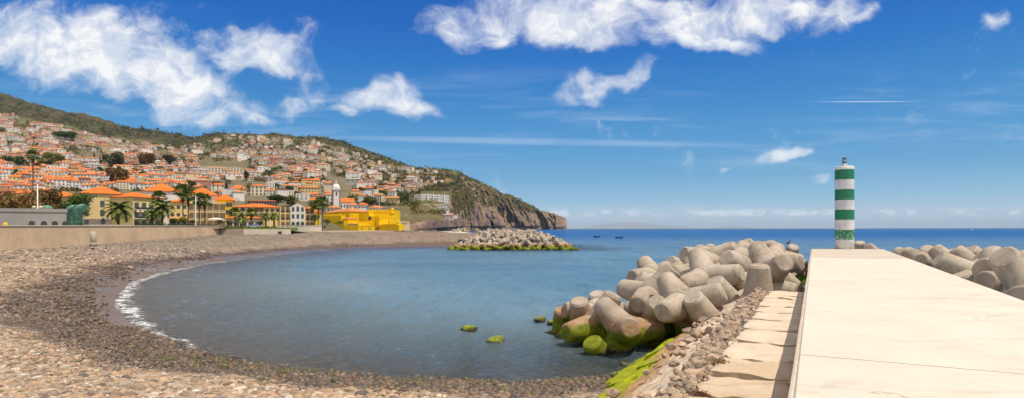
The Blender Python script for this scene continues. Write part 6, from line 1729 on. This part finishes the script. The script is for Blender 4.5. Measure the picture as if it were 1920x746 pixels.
def globe_lamp(label, px, Y, py, r_=.27):
    t = thing('street_lamp', label, 'street lamp', (xat(px, Y), Y, 5.35)); H = zat(py, Y)-5.35
    mb = MB(); mb.lathe([(.14, -.2), (.14, .6), (.06, .7), (.05, H-.25), (.01, H-.2)], 10); mb.build('post', M_SHUT, t)
    mb = MB(); mb.tube([(-.6, 0, H-.35), (-.4, 0, H-.55), (0, 0, H-.6), (.4, 0, H-.55), (.6, 0, H-.35)], .035, 6); mb.build('cross_arm', M_SHUT, t)
    for x in (-.6, .6):
        mb = MB(); mb.lathe([(.08, -.34), (r_*.75, -.2), (r_, 0), (r_*.75, .2), (r_*.3, .29), (.01, .31)], 14); mb.build('lamp_globe', M_GLOBE, t, loc=(x, 0, H))
globe_lamp('twin globe street lamp behind the tall pale pole at the station', 70, 106, 386.5, .34)
globe_lamp('twin globe street lamp in front of the hotel balconies', 263, 160, 394.5, .42); globe_lamp('twin globe street lamp left of the thin white pole', 351, 176, 399.5, .42)
t = thing('railing', 'white post railing at the top of the pale low wall', 'railing', (xat(520, 178), 178, 5.0)); a_ = Vector((xat(548, 186)-xat(520, 178), 8, 0))
for i in range(9): p = a_*i/8; mb = MB(); mb.tube([(p.x, p.y, 0), (p.x, p.y, 1.05)], .06, 6); mb.build('post', M_TRIM, t)
for z in (.55, 1.02): mb = MB(); mb.tube([(0, 0, z), a_+Vector((0, 0, z))], .04, 6); mb.build('rail', M_TRIM, t)
t = thing('orange_float', 'small yellow bollard on the promenade edge at the far left', 'bollard', (xat(10, 90), 90, 5.4)); mb = MB(); mb.lathe([(.32, 0), (.36, .3), (.3, .55), (.15, .7), (.02, .74)], 14); mb.build('body', mat('yellow_plastic', (.70, .36, .02), None, rough=.5), t); t.name = 'bollard'
mb = MB(); mb.lathe([(.42, -.06), (.42, 0), (.3, .02)], 14); mb.build('foot', M_RAIL, t)
# parked car
M_CARP = mat('silver_car_paint', (.42, .44, .46), None, rough=.25, metal=.4, spec=.6); M_TYRE = mat('tyre_rubber', (.02, .02, .02), None, rough=.8)
t = thing('parked_car', 'silver hatchback parked beside the cafe pavilion', 'car', (xat(476, 186), 186, 5.25), .3)
mb = MB(); P = [(-2.0, .35), (-2.05, .8), (-1.2, .95), (-.6, 1.42), (.9, 1.45), (1.6, .98), (2.0, .85), (2.02, .35)]; n = len(P)
mb.add([(a, -.82, c) for a, c in P]+[(a, .82, c) for a, c in P], [tuple(range(n)), tuple(range(2*n-1, n-1, -1))]+[(i, n+i, n+(i+1) % n, (i+1) % n) for i in range(n)]); mb.build('body', M_CARP, t)
for a, c in ((-.95, .1), (.25, .95)):
    mb = MB(); mb.add([(a-.05, -.825, 1.0), (a+.85, -.825, 1.0), (a+.8, -.825, 1.36), (a+.25, -.825, 1.36)], [(0, 1, 2, 3)]); mb.build('side_window', M_WIN, t)
for x in (-1.25, 1.3):
    for y in (-.78, .78):
        mb = MB(); mb.lathe([(.02, -.1), (.22, -.1), (.33, -.08), (.33, .08), (.22, .1), (.02, .1)], 18); w_ = mb.build('wheel', M_TYRE, t, loc=(x, y, .33)); w_.rotation_euler = (R(90), 0, 0)
# ------------------------------------------------------------------ people
SKIN = mat('skin', (.42, .25, .17), None, rough=.6)
def person(label, loc, rotz, pose, shirt, trousers, scale=1.0, hair=(.03, .02, .015)):
    """one skinned body over a posed skeleton; x is the facing direction"""
    J, E = pose
    t = thing('person', label, 'person', loc, rotz); t.scale = (scale,)*3
    me = bpy.data.meshes.new('body'); names = list(J); me.from_pydata([J[k][:3] for k in names], [(names.index(a), names.index(b_)) for a, b_ in E], [])
    o = bpy.data.objects.new('body', me); COL.objects.link(o); o.parent = t
    sk = o.modifiers.new('skin', 'SKIN'); sk.use_smooth_shade = True
    if not me.skin_vertices: me.skin_vertices.new()
    for i, k in enumerate(names):
        me.skin_vertices[0].data[i].radius = (J[k][3], J[k][3]*(1.35 if k in ('chest', 'pelvis') else 1)); me.skin_vertices[0].data[i].use_root = (k == 'pelvis')
    o.modifiers.new('sub', 'SUBSURF').levels = 1
    dg = bpy.context.evaluated_depsgraph_get(); dg.update(); m2 = bpy.data.meshes.new_from_object(o.evaluated_get(dg)); o.modifiers.clear(); o.data = m2
    m2.materials.clear(); [m2.materials.append(x) for x in (SKIN, shirt, trousers)]
    pel = Vector(J['pelvis'][:3]); ch = Vector(J['chest'][:3]); hd = Vector(J['neck'][:3])
    kp = {k: Vector(J[k][:3]) for k in names}
    part_of = {'head': 0, 'neck': 0, 'hand_l': 0, 'hand_r': 0, 'chest': 1, 'sh_l': 1, 'sh_r': 1, 'el_l': 1, 'el_r': 1, 'pelvis': 2, 'hip_l': 2, 'hip_r': 2, 'kn_l': 2, 'kn_r': 2, 'an_l': 2, 'an_r': 2, 'toe_l': 2, 'toe_r': 2}
    for f in m2.polygons:
        c = Vector(f.center); k = min(names, key=lambda q: (kp[q]-c).length); f.material_index = part_of.get(k, 1)
    h = Vector(J['head'][:3]); mb = MB(); mb.lathe([(.115, -.02), (.125, .04), (.10, .10), (.05, .135), (.01, .14)], 12, c=(h.x-.015, h.y, h.z)); mb.build('hair', mat('hair', hair, None, rough=.7), t)
    return t
EDG = [('pelvis', 'chest'), ('chest', 'neck'), ('neck', 'head'), ('chest', 'sh_l'), ('sh_l', 'el_l'), ('el_l', 'hand_l'), ('chest', 'sh_r'), ('sh_r', 'el_r'), ('el_r', 'hand_r'),
       ('pelvis', 'hip_l'), ('hip_l', 'kn_l'), ('kn_l', 'an_l'), ('an_l', 'toe_l'), ('pelvis', 'hip_r'), ('hip_r', 'kn_r'), ('kn_r', 'an_r'), ('an_r', 'toe_r')]
def pose_walk(sw=.25):
    J = {'pelvis': (0, 0, .95, .13), 'chest': (.02, 0, 1.32, .14), 'neck': (.02, 0, 1.5, .06), 'head': (.04, 0, 1.64, .105)}
    for s_, n_ in ((1, 'l'), (-1, 'r')):
        k = sw*s_
        J.update({'sh_'+n_: (.0, .19*s_, 1.42, .065), 'el_'+n_: (-k*.4, .24*s_, 1.14, .05), 'hand_'+n_: (-k*.6+.06, .24*s_, .88, .04), 'hip_'+n_: (0, .10*s_, .9, .095), 'kn_'+n_: (k*.6+.03, .10*s_, .5, .065), 'an_'+n_: (k*.9-.03, .1*s_, .08, .045), 'toe_'+n_: (k*.9+.15, .11*s_, .04, .035)})
    return J, EDG
def pose_sit():
    J = {'pelvis': (0, 0, .12, .14), 'chest': (.06, 0, .5, .15), 'neck': (.10, 0, .68, .06), 'head': (.13, 0, .82, .105)}
    for s_, n_ in ((1, 'l'), (-1, 'r')):
        J.update({'sh_'+n_: (.07, .19*s_, .6, .065), 'el_'+n_: (.26, .24*s_, .40, .05), 'hand_'+n_: (.46, .14*s_, .46, .04), 'hip_'+n_: (.06, .10*s_, .12, .1), 'kn_'+n_: (.46, .13*s_, .42, .068), 'an_'+n_: (.60, .12*s_, .05, .045), 'toe_'+n_: (.76, .13*s_, .03, .035)})
    return J, EDG
def pose_ride():
    J = {'pelvis': (-.25, 0, 1.0, .14), 'chest': (.12, 0, 1.32, .15), 'neck': (.26, 0, 1.44, .06), 'head': (.36, 0, 1.55, .105)}
    for s_, n_ in ((1, 'l'), (-1, 'r')):
        kx_, kz = (.22, .78) if s_ > 0 else (.05, .60); ax_, az = (.02, .42) if s_ > 0 else (-.02, .20)
        J.update({'sh_'+n_: (.16, .18*s_, 1.36, .065), 'el_'+n_: (.32, .24*s_, 1.12, .05), 'hand_'+n_: (.50, .24*s_, 1.02, .04), 'hip_'+n_: (-.22, .10*s_, .97, .1), 'kn_'+n_: (kx_, .11*s_, kz, .068), 'an_'+n_: (ax_, .11*s_, az, .045), 'toe_'+n_: (ax_+.16, .12*s_, az-.03, .035)})
    return J, EDG
C_DK = mat('dark_cloth', (.03, .03, .04), None, rough=.9); C_GR = mat('grey_cloth', (.42, .41, .42), None, rough=.9); C_RED = mat('red_cloth', (.35, .04, .03), None, rough=.9); C_BLU = mat('blue_cloth', (.05, .08, .2), None, rough=.9)
def gz(px, Y): return float(beach_z(xat(px, Y), Y))
person('person in dark clothes standing on the path left before the fort', (xat(677.5, 262), 262, 4.2), R(200), pose_walk(.1), C_DK, C_DK, 1.02)
person('person in blue standing beside another before the fort', (xat(680.5, 264), 264, 4.2), R(20), pose_walk(.15), C_BLU, C_DK, .98)
person('person in dark top walking right on the path below the fort', (xat(691.5, 268), 268, 4.2), R(0), pose_walk(.4), C_DK, C_BLU, 1.0)
person('person in a red top walking behind two others below the fort', (xat(694.5, 272), 272, 4.2), R(0), pose_walk(.4), C_RED, C_DK, .95)
person('person in dark clothes sitting on top of the far breakwater', (xat(977.5, 151), 151, 4.55), R(-40), pose_sit(), C_DK, C_DK, 1.05)
cx_, cy_ = xat(195, 116), 116.0
person('person in a grey top riding a bicycle on the promenade', (cx_, cy_, 5.95), R(35), pose_ride(), C_GR, C_DK, 1.12)
t = thing('bicycle', 'dark bicycle ridden along the promenade behind the seawall', 'bicycle', (cx_, cy_, 5.95), R(35)); t.scale = (1.12,)*3
for x in (-.52, .52):
    mb = MB(); mb.tube([(x+.33*math.cos(a), 0, .34+.33*math.sin(a)) for a in np.linspace(0, 2*math.pi, 25)], .022, 6, cap=False); wq_ = mb.build('wheel', M_TYRE, t)
    mb = MB(); [mb.tube([(x, 0, .34), (x+.32*math.cos(a), 0, .34+.32*math.sin(a))], .006, 4) for a in np.linspace(0, 2*math.pi, 13)[:-1]]; mb.build('spokes', M_GREY, wq_)
mb = MB()
for a_, b2 in (((-.52, 0, .34), (-.08, 0, .30)), ((-.08, 0, .30), (-.24, 0, .82)), ((-.52, 0, .34), (-.22, 0, .75)), ((-.2, 0, .72), (.38, 0, .80)), ((-.08, 0, .30), (.40, 0, .68)), ((.52, 0, .34), (.36, 0, .98))): mb.tube([a_, b2], .02, 6)
mb.build('bicycle_frame', M_RAIL, t); mb = MB(); mb.tube([(.44, -.24, 1.0), (.36, 0, .98), (.44, .24, 1.0)], .016, 6); mb.build('handlebar', M_RAIL, t); mb = MB(); mb.lathe([(.02, .82), (.09, .84), (.09, .88), (.02, .9)], 10, c=(-.25, 0, 0)); mb.build('saddle', M_RAIL, t)
mb = MB(); mb.box(-5, 5, -1.6, 1.6, 5.0, 5.95); o = mb.build('promenade_step', M_PATH, loc=(cx_, cy_, 0), rotz=R(80)); tag(o, kind='structure')
# ------------------------------------------------------------------ boats and a bird
M_HULL = mat('dark_hull', (.035, .035, .04), (.06, .05, .045), 2, .5)
def boat(label, px, py, w, rz):
    Y = HC*F/(py-HY); t = thing('rowing_boat', label, 'boat', (xat(px, Y), Y, 0), rz); k = w/F*Y
    mb = MB(); st = 11; vs = []; 
    for i in range(st):
        f = i/(st-1); x = (f-.5)*k; b_ = .17*k*math.sin(math.pi*min(1, .14+f*.86))**.6*(1 if f < .97 else .15); sh = .13*k+.09*k*(2*f-1)**2+(.05*k if f > .9 else 0)
        vs += [(x, -b_, sh), (x, -b_*.75, .02*k), (x, 0, -.05*k), (x, b_*.75, .02*k), (x, b_, sh), (x, b_*.85, sh-.01*k), (x, 0, .06*k), (x, -b_*.85, sh-.01*k)]
    fs = [(i*8+j, (i+1)*8+j, (i+1)*8+(j+1) % 8, i*8+(j+1) % 8) for i in range(st-1) for j in range(8)]+[tuple(range(7, -1, -1)), tuple((st-1)*8+j for j in range(8))]
    mb.add(vs, fs); mb.build('hull', M_HULL, t)
    for x in (-.2*k, .12*k): mb = MB(); mb.box(x-.03*k, x+.03*k, -.14*k, .14*k, .10*k, .125*k); mb.build('thwart', M_STONE, t)
boat('small dark open boat on the sea left of another like it', 1119, 444, 13, R(8)); boat('small dark open boat on the sea right of another like it', 1161, 446, 14, R(-6))
Y = 1500; t = thing('sailing_boat', 'tiny sailing boat far out on the horizon at right', 'sailing boat', (xat(1822, Y), Y, 0), R(20))
mb = MB(); mb.prism([(-4, -.9), (2, -1.1), (4.4, 0), (2, 1.1), (-4, .9)], -.3, 1.0); mb.build('hull', M_TRIM, t); mb = MB(); mb.tube([(.3, 0, 1), (.3, 0, 13)], .09, 6); mb.build('mast', M_GREY, t)
mb = MB(); mb.prism([(0, -.03), (-3.6, -.03), (-3.6, .03), (0, .03)], 1.6, 2.0); mb.build('furled_sail', M_TRIM, t)
Y = 36; t = thing('bird', 'black bird perched on a tetrapod top near the pier head', 'bird', at(1478, 460, Y), R(15)); t.scale = (.6,)*3; mb = MB()
mb.tube([(-.34, 0, .16), (-.2, 0, .2), (-.05, 0, .25), (.1, 0, .33), (.17, 0, .42), (.22, 0, .47), (.29, 0, .46)], [.02, .05, .10, .095, .06, .055, .012], 10); mb.build('body', M_DARK, t)
for y in (-.04, .04): mb = MB(); mb.tube([(.02, y, .2), (.03, y, -.05)], .012, 5); mb.build('leg', M_DARK, t)
# the islands far out, faint in the air
mb = MB()
def island(pts, Y, dep):
    n = len(pts); vs = [(xat(px, Y), Y, -3) for px, py in pts]+[(xat(px, Y), Y+dep*.5, zat(py, Y+dep*.5)) for px, py in pts]+[(xat(px, Y)*(1+dep/Y), Y+dep, -3) for px, py in pts]
    fs = [(i, i+1, n+i+1, n+i) for i in range(n-1)]+[(n+i, n+i+1, 2*n+i+1, 2*n+i) for i in range(n-1)]; mb.add(vs, fs, 0, True)
island([(1085, 428.3), (1110, 424), (1135, 420), (1160, 417), (1190, 416), (1215, 418), (1235, 421), (1260, 422.5), (1290, 424), (1305, 428.3)], 88000, 1500)
island([(1330, 428.3), (1350, 424.5), (1380, 423.5), (1410, 425), (1430, 428.3)], 88000, 1500)
tag(mb.build('distant_islands', M_HILL), kind='structure')
# ------------------------------------------------------------------ the air
m = bpy.data.materials.new('sea_air'); m.use_nodes = True; nt = m.node_tree; nt.nodes.remove(nt.nodes['Principled BSDF'])
pv = N(nt, 'ShaderNodeVolumePrincipled', i_Density=2.1e-5, i_Anisotropy=.0); pv.inputs['Color'].default_value = (.62, .80, 1.0, 1); L(nt, pv, 0, nt.nodes['Material Output'], 'Volume')
HAZE = True
if HAZE:
    mb = MB(); mb.box(-95000, 95000, -300, 95000, -10, 760); tag(mb.build('haze', m), kind='stuff', label='thin sea haze')
